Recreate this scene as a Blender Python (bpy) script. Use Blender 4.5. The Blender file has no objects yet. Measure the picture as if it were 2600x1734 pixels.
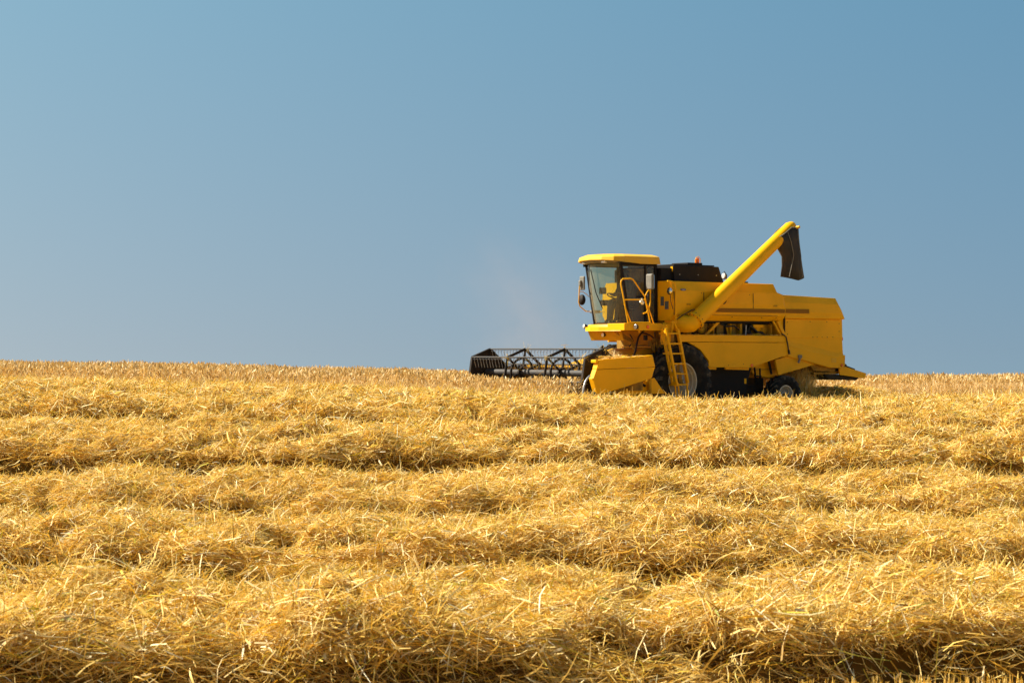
import bpy, math, random
import numpy as np
R = math.radians
rng = np.random.default_rng(7)
random.seed(7)
sc = bpy.context.scene
COL = sc.collection

# ------------------------------------------------------------------ camera
FPX = 5090.0                                   # focal length in pixels of the 2600 px wide photograph
cam = bpy.data.cameras.new('camera')
cam.sensor_width = 36.0
cam.lens = FPX / 2600 * 36
cam.shift_y = 19 / 2600
cam.clip_start, cam.clip_end = 0.5, 6000
cam.dof.use_dof = True
cam.dof.focus_distance = 44
cam.dof.aperture_fstop = 9.0
co = bpy.data.objects.new('camera', cam)
co.location = (0, 0, 0)
co.rotation_euler = (R(90), 0, 0)
COL.objects.link(co)
sc.camera = co

# ------------------------------------------------------------------ light
SUN_AZ = (-0.95, 0.31)                         # towards the sun, on the ground plane
SUN_EL = 43
w = bpy.data.worlds.new('World')
sc.world = w
w.use_nodes = True
nt = w.node_tree
nt.nodes.clear()
sky = nt.nodes.new('ShaderNodeTexSky')
sky.sky_type = 'NISHITA'
sky.sun_disc = False
sky.sun_elevation = R(SUN_EL)
sky.sun_rotation = math.atan2(SUN_AZ[0], SUN_AZ[1])
sky.air_density = 1.0
sky.dust_density = 0.6
sky.ozone_density = 1.0
hsv = nt.nodes.new('ShaderNodeHueSaturation')
hsv.inputs['Saturation'].default_value = 0.8
bg = nt.nodes.new('ShaderNodeBackground')
bg.inputs['Strength'].default_value = 0.095
wo = nt.nodes.new('ShaderNodeOutputWorld')
tcw = nt.nodes.new('ShaderNodeTexCoord')
adv = nt.nodes.new('ShaderNodeVectorMath')
adv.operation = 'ADD'
adv.inputs[1].default_value = (0, 0, 0.16)
nt.links.new(tcw.outputs['Generated'], adv.inputs[0])
nt.links.new(adv.outputs[0], sky.inputs[0])
# colour of the summer haze: greyer low down, more blue-green higher up
sep = nt.nodes.new('ShaderNodeSeparateXYZ')
rmp = nt.nodes.new('ShaderNodeMapRange')
rmp.inputs['From Min'].default_value = 0.0
rmp.inputs['From Max'].default_value = 0.17
mxs = nt.nodes.new('ShaderNodeMix')
mxs.data_type = 'RGBA'
mxs.inputs['A'].default_value = (0.375, 0.39, 0.385, 1)
mxs.inputs['B'].default_value = (0.36, 0.515, 0.51, 1)
mul = nt.nodes.new('ShaderNodeMix')
mul.data_type = 'RGBA'
mul.blend_type = 'MULTIPLY'
mul.inputs['Factor'].default_value = 1.0
nt.links.new(tcw.outputs['Generated'], sep.inputs[0])
nt.links.new(sep.outputs['Z'], rmp.inputs['Value'])
nt.links.new(rmp.outputs[0], mxs.inputs['Factor'])
nt.links.new(sky.outputs[0], hsv.inputs['Color'])
nt.links.new(hsv.outputs[0], mul.inputs['A'])
nt.links.new(mxs.outputs['Result'], mul.inputs['B'])
# the side towards the sun is paler than the side away from it
rmx = nt.nodes.new('ShaderNodeMapRange')
rmx.inputs['From Min'].default_value = -0.26
rmx.inputs['From Max'].default_value = 0.26
mxh = nt.nodes.new('ShaderNodeMix')
mxh.data_type = 'RGBA'
mxh.inputs['A'].default_value = (1.01, 0.935, 0.875, 1)
mxh.inputs['B'].default_value = (0.76, 0.86, 0.91, 1)
mul2 = nt.nodes.new('ShaderNodeMix')
mul2.data_type = 'RGBA'
mul2.blend_type = 'MULTIPLY'
mul2.inputs['Factor'].default_value = 1.0
nt.links.new(sep.outputs['X'], rmx.inputs['Value'])
nt.links.new(rmx.outputs[0], mxh.inputs['Factor'])
nt.links.new(mul.outputs['Result'], mul2.inputs['A'])
nt.links.new(mxh.outputs['Result'], mul2.inputs['B'])
nt.links.new(mul2.outputs['Result'], bg.inputs[0])
nt.links.new(bg.outputs[0], wo.inputs[0])
sun = bpy.data.lights.new('sun', 'SUN')
sun.energy = 4.6
sun.angle = R(0.53)
sun.color = (1.0, 0.92, 0.76)
so = bpy.data.objects.new('sun', sun)
from mathutils import Vector, Matrix
ce = math.cos(R(SUN_EL))
sd = Vector((SUN_AZ[0] * ce, SUN_AZ[1] * ce, math.sin(R(SUN_EL))))
so.rotation_euler = (-sd).to_track_quat('-Z', 'Y').to_euler()
so.location = sd * 60
COL.objects.link(so)
sc.view_settings.view_transform = 'Standard'
sc.view_settings.look = 'None'
sc.view_settings.exposure = 1.35
sc.view_settings.gamma = 1.0
sc.cycles.max_bounces = 8
sc.cycles.diffuse_bounces = 4
sc.cycles.transparent_max_bounces = 8
sc.cycles.use_denoising = True

# ------------------------------------------------------------------ materials
def mat(name, color, rough=0.5, metal=0.0, spec=0.5, dirt=None, dirt_scale=3.0, dirt_amt=0.5, bump=0.0, bump_scale=40, coat=0.0, stretch=None):
    m = bpy.data.materials.new(name)
    m.use_nodes = True
    t = m.node_tree
    b = t.nodes['Principled BSDF']
    b.inputs['Base Color'].default_value = (*color, 1)
    b.inputs['Roughness'].default_value = rough
    b.inputs['Metallic'].default_value = metal
    b.inputs['Specular IOR Level'].default_value = spec
    b.inputs['Coat Weight'].default_value = coat
    tc = t.nodes.new('ShaderNodeTexCoord')
    src = tc.outputs['Object']
    if stretch:
        mp = t.nodes.new('ShaderNodeMapping')
        mp.inputs['Scale'].default_value = stretch
        t.links.new(src, mp.inputs[0])
        src = mp.outputs[0]
    if dirt:
        n = t.nodes.new('ShaderNodeTexNoise')
        n.inputs['Scale'].default_value = dirt_scale
        n.inputs['Detail'].default_value = 9
        n.inputs['Roughness'].default_value = 0.65
        t.links.new(src, n.inputs['Vector'])
        cr = t.nodes.new('ShaderNodeValToRGB')
        cr.color_ramp.elements[0].position = 0.42
        cr.color_ramp.elements[1].position = 0.72
        t.links.new(n.outputs['Fac'], cr.inputs[0])
        ml = t.nodes.new('ShaderNodeMath')
        ml.operation = 'MULTIPLY'
        ml.inputs[1].default_value = dirt_amt
        t.links.new(cr.outputs[0], ml.inputs[0])
        mx = t.nodes.new('ShaderNodeMix')
        mx.data_type = 'RGBA'
        mx.inputs['A'].default_value = (*color, 1)
        mx.inputs['B'].default_value = (*dirt, 1)
        t.links.new(ml.outputs[0], mx.inputs['Factor'])
        t.links.new(mx.outputs['Result'], b.inputs['Base Color'])
        ra = t.nodes.new('ShaderNodeMapRange')
        ra.inputs['To Min'].default_value = rough
        ra.inputs['To Max'].default_value = min(1, rough + 0.35)
        t.links.new(ml.outputs[0], ra.inputs['Value'])
        t.links.new(ra.outputs[0], b.inputs['Roughness'])
    if bump:
        n2 = t.nodes.new('ShaderNodeTexNoise')
        n2.inputs['Scale'].default_value = bump_scale
        n2.inputs['Detail'].default_value = 4
        t.links.new(src, n2.inputs['Vector'])
        bp = t.nodes.new('ShaderNodeBump')
        bp.inputs['Strength'].default_value = bump
        bp.inputs['Distance'].default_value = 0.02
        t.links.new(n2.outputs['Fac'], bp.inputs['Height'])
        t.links.new(bp.outputs[0], b.inputs['Normal'])
    return m

YEL = (0.93, 0.445, 0.001)
M = {}
M['yellow'] = mat('yellow_paint', YEL, 0.42, spec=0.15, dirt=(0.62, 0.33, 0.01), dirt_scale=1.3, dirt_amt=0.45, bump=0.10, bump_scale=2.2)
M['yellow_dusty'] = mat('dusty_yellow_paint', (0.80, 0.42, 0.03), 0.6, spec=0.15, dirt=(0.72, 0.42, 0.09), dirt_scale=2.0, dirt_amt=0.8)
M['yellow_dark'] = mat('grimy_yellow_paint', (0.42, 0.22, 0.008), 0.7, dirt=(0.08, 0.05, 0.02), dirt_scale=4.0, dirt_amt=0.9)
M['stripe'] = mat('brown_stripe', (0.27, 0.115, 0.001), 0.5, spec=0.15)
M['black'] = mat('black_paint', (0.011, 0.009, 0.010), 0.6, spec=0.15, dirt=(0.04, 0.03, 0.022), dirt_scale=3.0, dirt_amt=0.5)
M['black_reel'] = mat('black_reel_paint', (0.011, 0.009, 0.009), 0.5, spec=0.2, dirt=(0.08, 0.05, 0.03), dirt_scale=7.0, dirt_amt=0.5)
M['rubber'] = mat('tyre_rubber', (0.011, 0.010, 0.010), 0.8, spec=0.2, dirt=(0.10, 0.085, 0.06), dirt_scale=6.0, dirt_amt=0.30)
M['lug'] = mat('dusty_tread_rubber', (0.03, 0.028, 0.026), 0.85, spec=0.2, dirt=(0.20, 0.17, 0.12), dirt_scale=9.0, dirt_amt=0.7)
M['rim'] = mat('cream_rim_paint', (0.62, 0.55, 0.43), 0.45, dirt=(0.42, 0.36, 0.27), dirt_scale=5, dirt_amt=0.6)
M['cloth'] = mat('black_rubber_cloth', (0.020, 0.017, 0.017), 0.75, dirt=(0.07, 0.055, 0.045), dirt_scale=4, dirt_amt=0.8, bump=0.3, bump_scale=9, stretch=(1, 1, 0.3))
M['grey'] = mat('grey_plastic', (0.16, 0.15, 0.13), 0.6, dirt=(0.3, 0.26, 0.2), dirt_scale=9, dirt_amt=0.6)
M['rim_inner'] = mat('shaded_dirty_rim_paint', (0.40, 0.35, 0.28), 0.6, spec=0.2, dirt=(0.22, 0.18, 0.12), dirt_scale=6, dirt_amt=0.8)  # darker dish tone puts depth shade into the paint, with dirt noise
M['steel'] = mat('dull_steel', (0.42, 0.42, 0.42), 0.4, metal=0.6)
M['pipe'] = mat('dark_steel_pipe', (0.045, 0.042, 0.042), 0.6, spec=0.25, dirt=(0.12, 0.09, 0.06), dirt_scale=5, dirt_amt=0.5)
M['hose'] = mat('hose_rubber', (0.012, 0.012, 0.012), 0.5)
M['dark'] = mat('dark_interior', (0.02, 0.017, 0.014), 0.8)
M['orange'] = mat('orange_lens', (0.9, 0.17, 0.01), 0.25)
M['red'] = mat('red_lens', (0.6, 0.02, 0.02), 0.25)
M['lens'] = mat('lamp_glass', (0.75, 0.75, 0.72), 0.12, spec=0.8)
M['mirror'] = mat('mirror_glass', (0.75, 0.8, 0.85), 0.05, metal=1.0)
M['white'] = mat('white_plastic', (0.75, 0.70, 0.60), 0.5)
M['emblem'] = mat('blue_emblem', (0.06, 0.05, 0.12), 0.35)
M['seat'] = mat('seat_fabric', (0.05, 0.05, 0.055), 0.9)
M['skin'] = mat('skin', (0.45, 0.24, 0.15), 0.6)
M['shirt'] = mat('dark_shirt', (0.05, 0.06, 0.07), 0.9)
M['vent'] = mat('vent_grey', (0.10, 0.115, 0.13), 0.6)
g = bpy.data.materials.new('tinted_cab_glass')
g.use_nodes = True
t = g.node_tree
t.nodes.clear()
o_ = t.nodes.new('ShaderNodeOutputMaterial')
mx = t.nodes.new('ShaderNodeMixShader')
tr = t.nodes.new('ShaderNodeBsdfTransparent')
tr.inputs[0].default_value = (0.78, 0.86, 0.74, 1)
gl = t.nodes.new('ShaderNodeBsdfGlossy')
gl.inputs['Roughness'].default_value = 0.06
gl.inputs[0].default_value = (1, 1, 1, 1)
df = t.nodes.new('ShaderNodeBsdfDiffuse')
df.inputs[0].default_value = (0.40, 0.36, 0.24, 1)
mx2 = t.nodes.new('ShaderNodeMixShader')
lw = t.nodes.new('ShaderNodeFresnel')
lw.inputs['IOR'].default_value = 1.35
nz = t.nodes.new('ShaderNodeTexNoise')
nz.inputs['Scale'].default_value = 2.5
mr = t.nodes.new('ShaderNodeMapRange')
mr.inputs['To Min'].default_value = 0.07
mr.inputs['To Max'].default_value = 0.26
tcg = t.nodes.new('ShaderNodeTexCoord')
t.links.new(tcg.outputs['Object'], nz.inputs['Vector'])
t.links.new(nz.outputs['Fac'], mr.inputs['Value'])
t.links.new(mr.outputs[0], mx2.inputs[0])
t.links.new(tr.outputs[0], mx2.inputs[1])
t.links.new(df.outputs[0], mx2.inputs[2])
t.links.new(lw.outputs[0], mx.inputs[0])
t.links.new(mx2.outputs[0], mx.inputs[1])
t.links.new(gl.outputs[0], mx.inputs[2])
t.links.new(mx.outputs[0], o_.inputs[0])
M['glass'] = g

def straw_mat(name, tl=0.28, gloss=0.03, rough=0.5):
    m = bpy.data.materials.new(name)
    m.use_nodes = True
    t = m.node_tree
    t.nodes.clear()
    o = t.nodes.new('ShaderNodeOutputMaterial')
    at = t.nodes.new('ShaderNodeAttribute')
    at.attribute_name = 'col'
    d = t.nodes.new('ShaderNodeBsdfDiffuse')
    tr = t.nodes.new('ShaderNodeBsdfTranslucent')
    gl = t.nodes.new('ShaderNodeBsdfGlossy')
    gl.inputs['Roughness'].default_value = rough
    gl.inputs[0].default_value = (1, 0.95, 0.85, 1)
    a = t.nodes.new('ShaderNodeMixShader')
    b = t.nodes.new('ShaderNodeMixShader')
    a.inputs[0].default_value = tl
    b.inputs[0].default_value = gloss
    t.links.new(at.outputs['Color'], d.inputs[0])
    gm_ = t.nodes.new('ShaderNodeGamma')
    gm_.inputs['Gamma'].default_value = 1.35
    t.links.new(at.outputs['Color'], gm_.inputs[0])
    t.links.new(gm_.outputs[0], tr.inputs[0])
    t.links.new(d.outputs[0], a.inputs[1])
    t.links.new(tr.outputs[0], a.inputs[2])
    t.links.new(a.outputs[0], b.inputs[1])
    t.links.new(gl.outputs[0], b.inputs[2])
    t.links.new(b.outputs[0], o.inputs[0])
    return m
M['straw'] = straw_mat('straw')
M['wheat'] = straw_mat('ripe_wheat', 0.25, 0.04, 0.5)

# ------------------------------------------------------------------ tagging
def tag(o, label=None, cat=None, group=None, kind=None):
    if label: o['label'] = label
    if cat: o['category'] = cat
    if group: o['group'] = group
    if kind: o['kind'] = kind
    return o

# ------------------------------------------------------------------ terrain
GY = np.array([-60, 0, 10.5, 17, 23, 29, 35, 41, 46, 50, 56, 62, 75, 100, 200, 400, 1000, 2500], float)
GZ = np.array([-1.65, -1.75, -1.91, -2.15, -2.15, -2.00, -1.65, -1.47, -1.58, -1.64, -1.62, -1.70, -2.1, -3.1, -7, -15, -40, -100], float)
TX = np.array([-60, -22, -10.7, -5.8, -0.8, 1.65, 4.1, 6.6, 10.7, 22, 60], float)
TZ = np.array([0.8, 0.62, 0.44, 0.34, 0.17, 0.05, 0.0, 0.0, 0.08, 0.2, 0.3], float)

def vnoise(x, y, seed=0):
    xi = np.floor(x).astype(np.int64); yi = np.floor(y).astype(np.int64)
    fx = x - xi; fy = y - yi
    fx = fx * fx * (3 - 2 * fx); fy = fy * fy * (3 - 2 * fy)
    def h(a, b):
        n = (a * 374761393 + b * 668265263 + seed * 1442695041) & 0xffffffff
        n = ((n ^ (n >> 13)) * 1274126177) & 0xffffffff
        n = n ^ (n >> 16)
        return (n & 0xffff) / 65535.0
    return (h(xi, yi) * (1 - fx) + h(xi + 1, yi) * fx) * (1 - fy) + (h(xi, yi + 1) * (1 - fx) + h(xi + 1, yi + 1) * fx) * fy
def fbm(x, y, seed=0, oct=3):
    s = 0; a = 0.5; n = 0
    for i in range(oct):
        s = s + a * vnoise(x * 2 ** i, y * 2 ** i, seed + i * 17); n += a; a *= 0.5
    return s / n - 0.5
def sstep(a, b, x):
    t = np.clip((x - a) / (b - a), 0, 1)
    return t * t * (3 - 2 * t)
def smooth_interp(y, KX, KY):
    return (np.interp(y - 1.2, KX, KY) + 2 * np.interp(y, KX, KY) + np.interp(y + 1.2, KX, KY)) / 4
def ground(x, y):
    x = np.asarray(x, float); y = np.asarray(y, float)
    z = smooth_interp(y, GY, GZ)
    z = z + smooth_interp(x, TX, TZ) * sstep(24, 42, y)
    z = z + 0.06 * fbm(x * 0.35, y * 0.35, 3) * sstep(70, 40, y)
    return z
# windrows: (name-free) centre y, height, half width, seed
ROWS = [(5.2, 0.42, 1.5, 11), (11.85, 0.50, 1.72, 21), (18.2, 0.58, 1.68, 31), (24.3, 0.51, 1.72, 41),
        (30.3, 0.62, 1.95, 51), (36.2, 0.45, 1.9, 61), (41.6, 0.36, 1.8, 71)]
def row_h(x, y, row):
    yc, H, hw, sd_ = row
    far = 0.35 if yc > 40 else 1.0
    yc2 = yc + 0.22 * fbm(x * 0.22, x * 0 + sd_, sd_) * 2 + (0.20 * x if yc < 13 else 0)
    H2 = H * (1 + 0.32 * far * fbm(x * 0.5, y * 0 + 5.5, sd_ + 3, 2))
    hw2 = hw * (1 + 0.35 * fbm(x * 0.4, x * 0 + 9.1, sd_ + 5))
    # steeper towards the camera
    t = (y - yc2) / hw2
    t = np.where(t < 0, t * 1.12, t)
    prof = np.where(t < 0, np.clip(1 - np.abs(t) ** 6.0, 0, 1) ** 0.8, np.clip(1 - np.abs(t) ** 3.0, 0, 1) ** 0.75)
    lump = 0.42 * fbm(x * 1.3, y * 1.3, sd_ + 7, 3) + 0.13 * fbm(x * 4.2, y * 4.2, sd_ + 9, 2)
    cre = vnoise(x * 0.9 + 0.4 * y, y * 2.2, sd_ + 33) - 0.5
    lump = lump - 0.22 * np.exp(-(cre / 0.07) ** 2)
    return prof * np.maximum(0.05, H2 + far * lump * np.minimum(1, prof * 2))
def straw_h(x, y):
    h = 0
    for r in ROWS:
        h = np.maximum(h, row_h(x, y, r))
    return h

def raw_mesh(name, V, Fq, mats, parent=None, col=None, smooth=False, tri=False):
    me = bpy.data.meshes.new(name)
    k = Fq.shape[1]
    me.vertices.add(len(V)); me.vertices.foreach_set('co', V.astype(np.float32).ravel())
    me.loops.add(Fq.size); me.loops.foreach_set('vertex_index', Fq.astype(np.int32).ravel())
    me.polygons.add(len(Fq)); me.polygons.foreach_set('loop_start', np.arange(0, Fq.size, k, dtype=np.int32))
    me.update(calc_edges=True)
    if col is not None:
        a = me.attributes.new('col', 'FLOAT_COLOR', 'POINT')
        a.data.foreach_set('color', col.astype(np.float32).ravel())
    if smooth:
        me.polygons.foreach_set('use_smooth', np.ones(len(Fq), bool))
    me.materials.append(mats)
    o = bpy.data.objects.new(name, me)
    COL.objects.link(o)
    if parent: o.parent = parent
    return o

def grid(xs, ys, zf):
    X, Y = np.meshgrid(xs, ys)
    Zv = zf(X, Y)
    V = np.stack([X.ravel(), Y.ravel(), Zv.ravel()], 1)
    n, m_ = len(xs), len(ys)
    i = np.arange(n - 1)[None, :] + n * np.arange(m_ - 1)[:, None]
    i = i.ravel()
    return V, np.stack([i, i + 1, i + n + 1, i + n], 1)

# ground sheet
gm = bpy.data.materials.new('field_soil')
gm.use_nodes = True
t = gm.node_tree
b = t.nodes['Principled BSDF']
b.inputs['Roughness'].default_value = 0.95
tc = t.nodes.new('ShaderNodeTexCoord')
n = t.nodes.new('ShaderNodeTexNoise'); n.inputs['Scale'].default_value = 3.0; n.inputs['Detail'].default_value = 10
cr = t.nodes.new('ShaderNodeValToRGB')
cr.color_ramp.elements[0].color = (0.15, 0.085, 0.03, 1)
cr.color_ramp.elements[1].color = (0.52, 0.34, 0.11, 1)
t.links.new(tc.outputs['Object'], n.inputs['Vector']); t.links.new(n.outputs['Fac'], cr.inputs[0]); t.links.new(cr.outputs[0], b.inputs['Base Color'])
xs = np.concatenate([[-2500, -800, -300, -120, -60], np.arange(-32, 32.1, 0.4), [60, 120, 300, 800, 2500]])
ys = np.concatenate([[-60, -30, -10], np.arange(0, 72, 0.3), [75, 82, 90, 100, 130, 200, 300, 400, 600, 1000, 1700, 2500]])
V, Fq = grid(xs, ys, ground)
gob = raw_mesh('ground', V, Fq, gm, smooth=True)
tag(gob, 'bare soil of the harvested field under the straw', None, None, 'structure')

# ------------------------------------------------------------------ straw strands
PAL = np.array([[0.85, 0.59, 0.15], [0.89, 0.66, 0.235], [0.94, 0.75, 0.37], [0.77, 0.49, 0.085], [0.40, 0.22, 0.025], [0.60, 0.48, 0.06], [0.96, 0.86, 0.58], [0.76, 0.47, 0.055]])
PW = np.array([0.27, 0.24, 0.11, 0.14, 0.08, 0.07, 0.035, 0.07])
WPAL = np.array([[0.80, 0.57, 0.24], [0.86, 0.66, 0.34], [0.64, 0.42, 0.15], [0.92, 0.76, 0.46]])
def colours(n, pal=PAL, pw=PW):
    c = pal[rng.choice(len(pal), n, p=pw / pw.sum())] * rng.uniform(0.82, 1.12, (n, 1))
    return np.concatenate([np.clip(c, 0, 0.95), np.ones((n, 1))], 1)

def strands(P, D, L, W, bend=0.12, segs=2, cols=None):
    """ribbons centred at P along unit D, length L, width W -> V, F, C"""
    n = len(P)
    k = segs + 1
    rnd = rng.normal(size=(n, 3))
    S = np.cross(D, rnd); S /= np.linalg.norm(S, axis=1, keepdims=True) + 1e-9
    B = np.cross(D, S)
    ts = np.linspace(-0.5, 0.5, k)
    bv = B * (L * rng.uniform(-1, 1, n) * bend)[:, None]
    kink = rng.random(n) < 0.25
    V = np.empty((n, k, 2, 3))
    for j, tt in enumerate(ts):
        c = P + D * (L * tt)[:, None] + bv * (1 - (2 * tt) ** 2)
        taper = 1.0 if j < segs else 0.55
        V[:, j, 0] = c - S * (W * 0.5 * taper)[:, None]
        V[:, j, 1] = c + S * (W * 0.5 * taper)[:, None]
    V = V.reshape(-1, 3)
    base = (np.arange(n) * 2 * k)[:, None]
    F = np.concatenate([np.stack([base[:, 0] + 2 * j, base[:, 0] + 2 * j + 1, base[:, 0] + 2 * j + 3, base[:, 0] + 2 * j + 2], 1)[:, None] for j in range(segs)], 1).reshape(-1, 4)
    if cols is None: cols = colours(n)
    C = np.repeat(cols, 2 * k, axis=0)
    return V, F, C
def join(parts):
    Vs, Fs, Cs = [], [], []; o = 0
    for V, F, C in parts:
        Vs.append(V); Fs.append(F + o); Cs.append(C); o += len(V)
    return np.concatenate(Vs), np.concatenate(Fs), np.concatenate(Cs)

def dirs(n, el_sd=0.28, az_pref=None):
    az = rng.uniform(0, 2 * np.pi, n)
    # strands lie a little more along the rows than across them
    az = az - 0.22 * np.sin(2 * az)
    el = rng.normal(0, el_sd, n)
    return np.stack([np.cos(az) * np.cos(el), np.sin(az) * np.cos(el), np.sin(el)], 1)

def tilt_to(D, x, y, hf):
    e = 0.12
    gx = (hf(x + e, y) - hf(x - e, y)) / (2 * e)
    gy = (hf(x, y + e) - hf(x, y - e)) / (2 * e)
    D = D.copy()
    D[:, 2] += np.clip(gx, -1.2, 1.2) * D[:, 0] + np.clip(gy, -1.2, 1.2) * D[:, 1]
    return D / np.linalg.norm(D, axis=1, keepdims=True)

def in_machine(x, y):
    """machine coordinates of world points (forward u, left v)"""
    c, s = math.cos(R(37)), math.sin(R(37))
    dx = x - 3.31; dy = y - 49.12
    return -(dx * c) - dy * s, dx * s - dy * c

def windrow(row, dens, width, length, name, label, x_half):
    yc, H, hw, sd_ = row
    f = lambda X, Y: ground(X, Y) + row_h(X, Y, row)
    # matted core of the row, coloured darker to deepen the shade in the hollows
    xs_ = np.arange(-x_half, x_half + 0.01, 0.09 if yc < 20 else 0.14)
    ys_ = np.arange(yc - hw * 1.5, yc + hw * 1.5, 0.07 if yc < 20 else 0.12)
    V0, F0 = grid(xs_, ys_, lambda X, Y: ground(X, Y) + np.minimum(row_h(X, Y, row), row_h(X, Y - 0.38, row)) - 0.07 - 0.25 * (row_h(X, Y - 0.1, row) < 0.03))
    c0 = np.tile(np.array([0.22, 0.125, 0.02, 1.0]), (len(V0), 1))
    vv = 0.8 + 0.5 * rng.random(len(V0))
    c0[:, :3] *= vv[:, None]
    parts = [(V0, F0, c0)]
    area = 2 * x_half * hw * 2.3
    n = int(area * dens)
    x = rng.uniform(-x_half, x_half, n); y = rng.uniform(yc - hw * 1.25, yc + hw * 1.15, n)
    h = row_h(x, y, row)
    keep = (h > 0.04) | (rng.random(n) < 0.35)
    # the hanging skirt on the camera side is thin, with dark hollows behind it
    gap = (h < 0.68 * H) & (y < yc) & (rng.random(n) < 0.90)
    keep &= ~gap
    x, y, h = x[keep], y[keep], h[keep]; n = len(x)
    D = tilt_to(dirs(n, 0.42), x, y, lambda a, b_: row_h(a, b_, row))
    z = ground(x, y) + h + rng.normal(-0.012, 0.032, n)
    L = length * np.clip(rng.lognormal(-0.25, 0.5, n), 0.25, 2.2); Wd = width * np.clip(rng.lognormal(-0.15, 0.42, n), 0.4, 2.6)
    # local clumps combed in one direction
    ph = 6.3 * vnoise(x * 1.1, y * 1.1, sd_ + 90)
    comb = np.stack([np.cos(ph), np.sin(ph) * 0.6, 0 * ph], 1)
    k = (rng.random(n) < 0.5)[:, None]
    D = np.where(k, D + 1.1 * comb * np.sign((D * comb).sum(1))[:, None], D)
    D /= np.linalg.norm(D, axis=1, keepdims=True)
    parts.append(strands(np.stack([x, y, z], 1), D, L, Wd, 0.24, 3 if yc < 20 else 2))
    # loose stalks standing out of the row
    m_ = int(n * 0.06)
    i = rng.choice(n, m_)
    D2 = dirs(m_, 0.65); D2[:, 2] = np.abs(D2[:, 2])
    L2 = length * rng.uniform(0.6, 1.7, m_)
    P2 = np.stack([x[i], y[i], z[i] + 0.03], 1) + D2 * (L2 * 0.22)[:, None]
    parts.append(strands(P2, D2, L2, width * rng.uniform(0.8, 1.5, m_), 0.08, 2))
    # broken flattened leaf and a few green weeds in among it
    m_ = int(n * 0.02)
    i = rng.choice(n, m_)
    P3 = np.stack([x[i], y[i], z[i] + rng.uniform(0, 0.03, m_)], 1)
    parts.append(strands(P3, dirs(m_, 0.5), length * rng.uniform(0.3, 0.7, m_), width * rng.uniform(1.6, 2.8, m_), 0.3, 2, colours(m_, np.array([[0.88, 0.74, 0.45], [0.62, 0.50, 0.28], [0.34, 0.36, 0.07], [0.50, 0.40, 0.22]]), np.array([1, 1, 0.5, 1.0]))))
    # straw matted in the hollow under the overhanging front
    m_ = int(2 * x_half * 1.3 * dens * 0.55)
    xx = rng.uniform(-x_half, x_half, m_); yy = rng.uniform(yc - hw * 1.35, yc - hw * 0.35, m_)
    core = np.minimum(row_h(xx, yy, row), row_h(xx, yy - 0.38, row))
    P4 = np.stack([xx, yy, ground(xx, yy) + core - 0.04 + rng.uniform(-0.01, 0.05, m_)], 1)
    parts.append(strands(P4, dirs(m_, 0.5), length * rng.uniform(0.3, 1.1, m_), width * rng.uniform(0.7, 1.3, m_), 0.25, 2))
    V, F, C = join(parts)
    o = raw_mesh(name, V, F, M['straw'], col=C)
    tag(o, label, 'straw windrow', 'straw windrows across the field', 'stuff')
    return o

ROWSPEC = [
    None,
    (9800, 0.0054, 0.16, 'thick golden straw windrow along the bottom edge of the photo, nearest the camera', 5.4),
    (6400, 0.0063, 0.17, 'second straw windrow from the front, just behind the nearest one', 6.8),
    (4300, 0.0072, 0.19, 'third straw windrow from the front', 8.6),
    (2600, 0.0095, 0.21, 'straw windrow with the darkest shaded front, across the middle of the field', 10.4),
    (1900, 0.0110, 0.23, 'low straw windrow next before the one that hides the wheels', 12.2),
    (1900, 0.0120, 0.24, 'farthest long straw windrow, hiding the bottom of the harvester wheels', 14.0),
]
for r_, s_ in zip(ROWS, ROWSPEC):
    if s_: windrow(r_, s_[0], s_[1], s_[2], 'straw_windrow', s_[3], s_[4])

# stubble in the gaps (short upright stalks) and scattered chaff
def stubble():
    parts = []
    for y0, y1, dens, wd in ((8.8, 20, 900, 0.006), (20, 32, 260, 0.008), (32, 47, 130, 0.011)):
        xh = y1 * 0.255 * 1.25 + 1
        n = int(2 * xh * (y1 - y0) * dens)
        x = rng.uniform(-xh, xh, n); y = rng.uniform(y0, y1, n)
        x = np.round(x / 0.13) * 0.13 + rng.normal(0, 0.018, n)     # drilled rows
        h = straw_h(x, y)
        k = h < 0.10
        x, y = x[k], y[k]; n = len(x)
        L = rng.uniform(0.09, 0.19, n)
        D = np.stack([rng.normal(0, 0.12, n), rng.normal(0, 0.12, n), np.ones(n)], 1)
        D /= np.linalg.norm(D, axis=1, keepdims=True)
        P = np.stack([x, y, ground(x, y) + L * 0.48], 1)
        parts.append(strands(P, D, L, wd * rng.uniform(0.7, 1.3, n), 0.03, 1, colours(n, PAL[[0, 1, 3, 7]], np.ones(4))))
        # lying litter
        m_ = n
        x = rng.uniform(-xh, xh, m_); y = rng.uniform(y0, y1, m_)
        k = straw_h(x, y) < 0.12
        x, y = x[k], y[k]; m_ = len(x)
        P = np.stack([x, y, ground(x, y) + rng.uniform(0.0, 0.10, m_)], 1)
        parts.append(strands(P, dirs(m_, 0.25), rng.uniform(0.08, 0.3, m_), wd * rng.uniform(0.7, 1.3, m_), 0.1, 2))
    V, F, C = join(parts)
    o = raw_mesh('stubble', V, F, M['straw'], col=C)
    tag(o, 'short cut stubble and litter between the straw windrows', 'stubble', None, 'stuff')
stubble()

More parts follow.
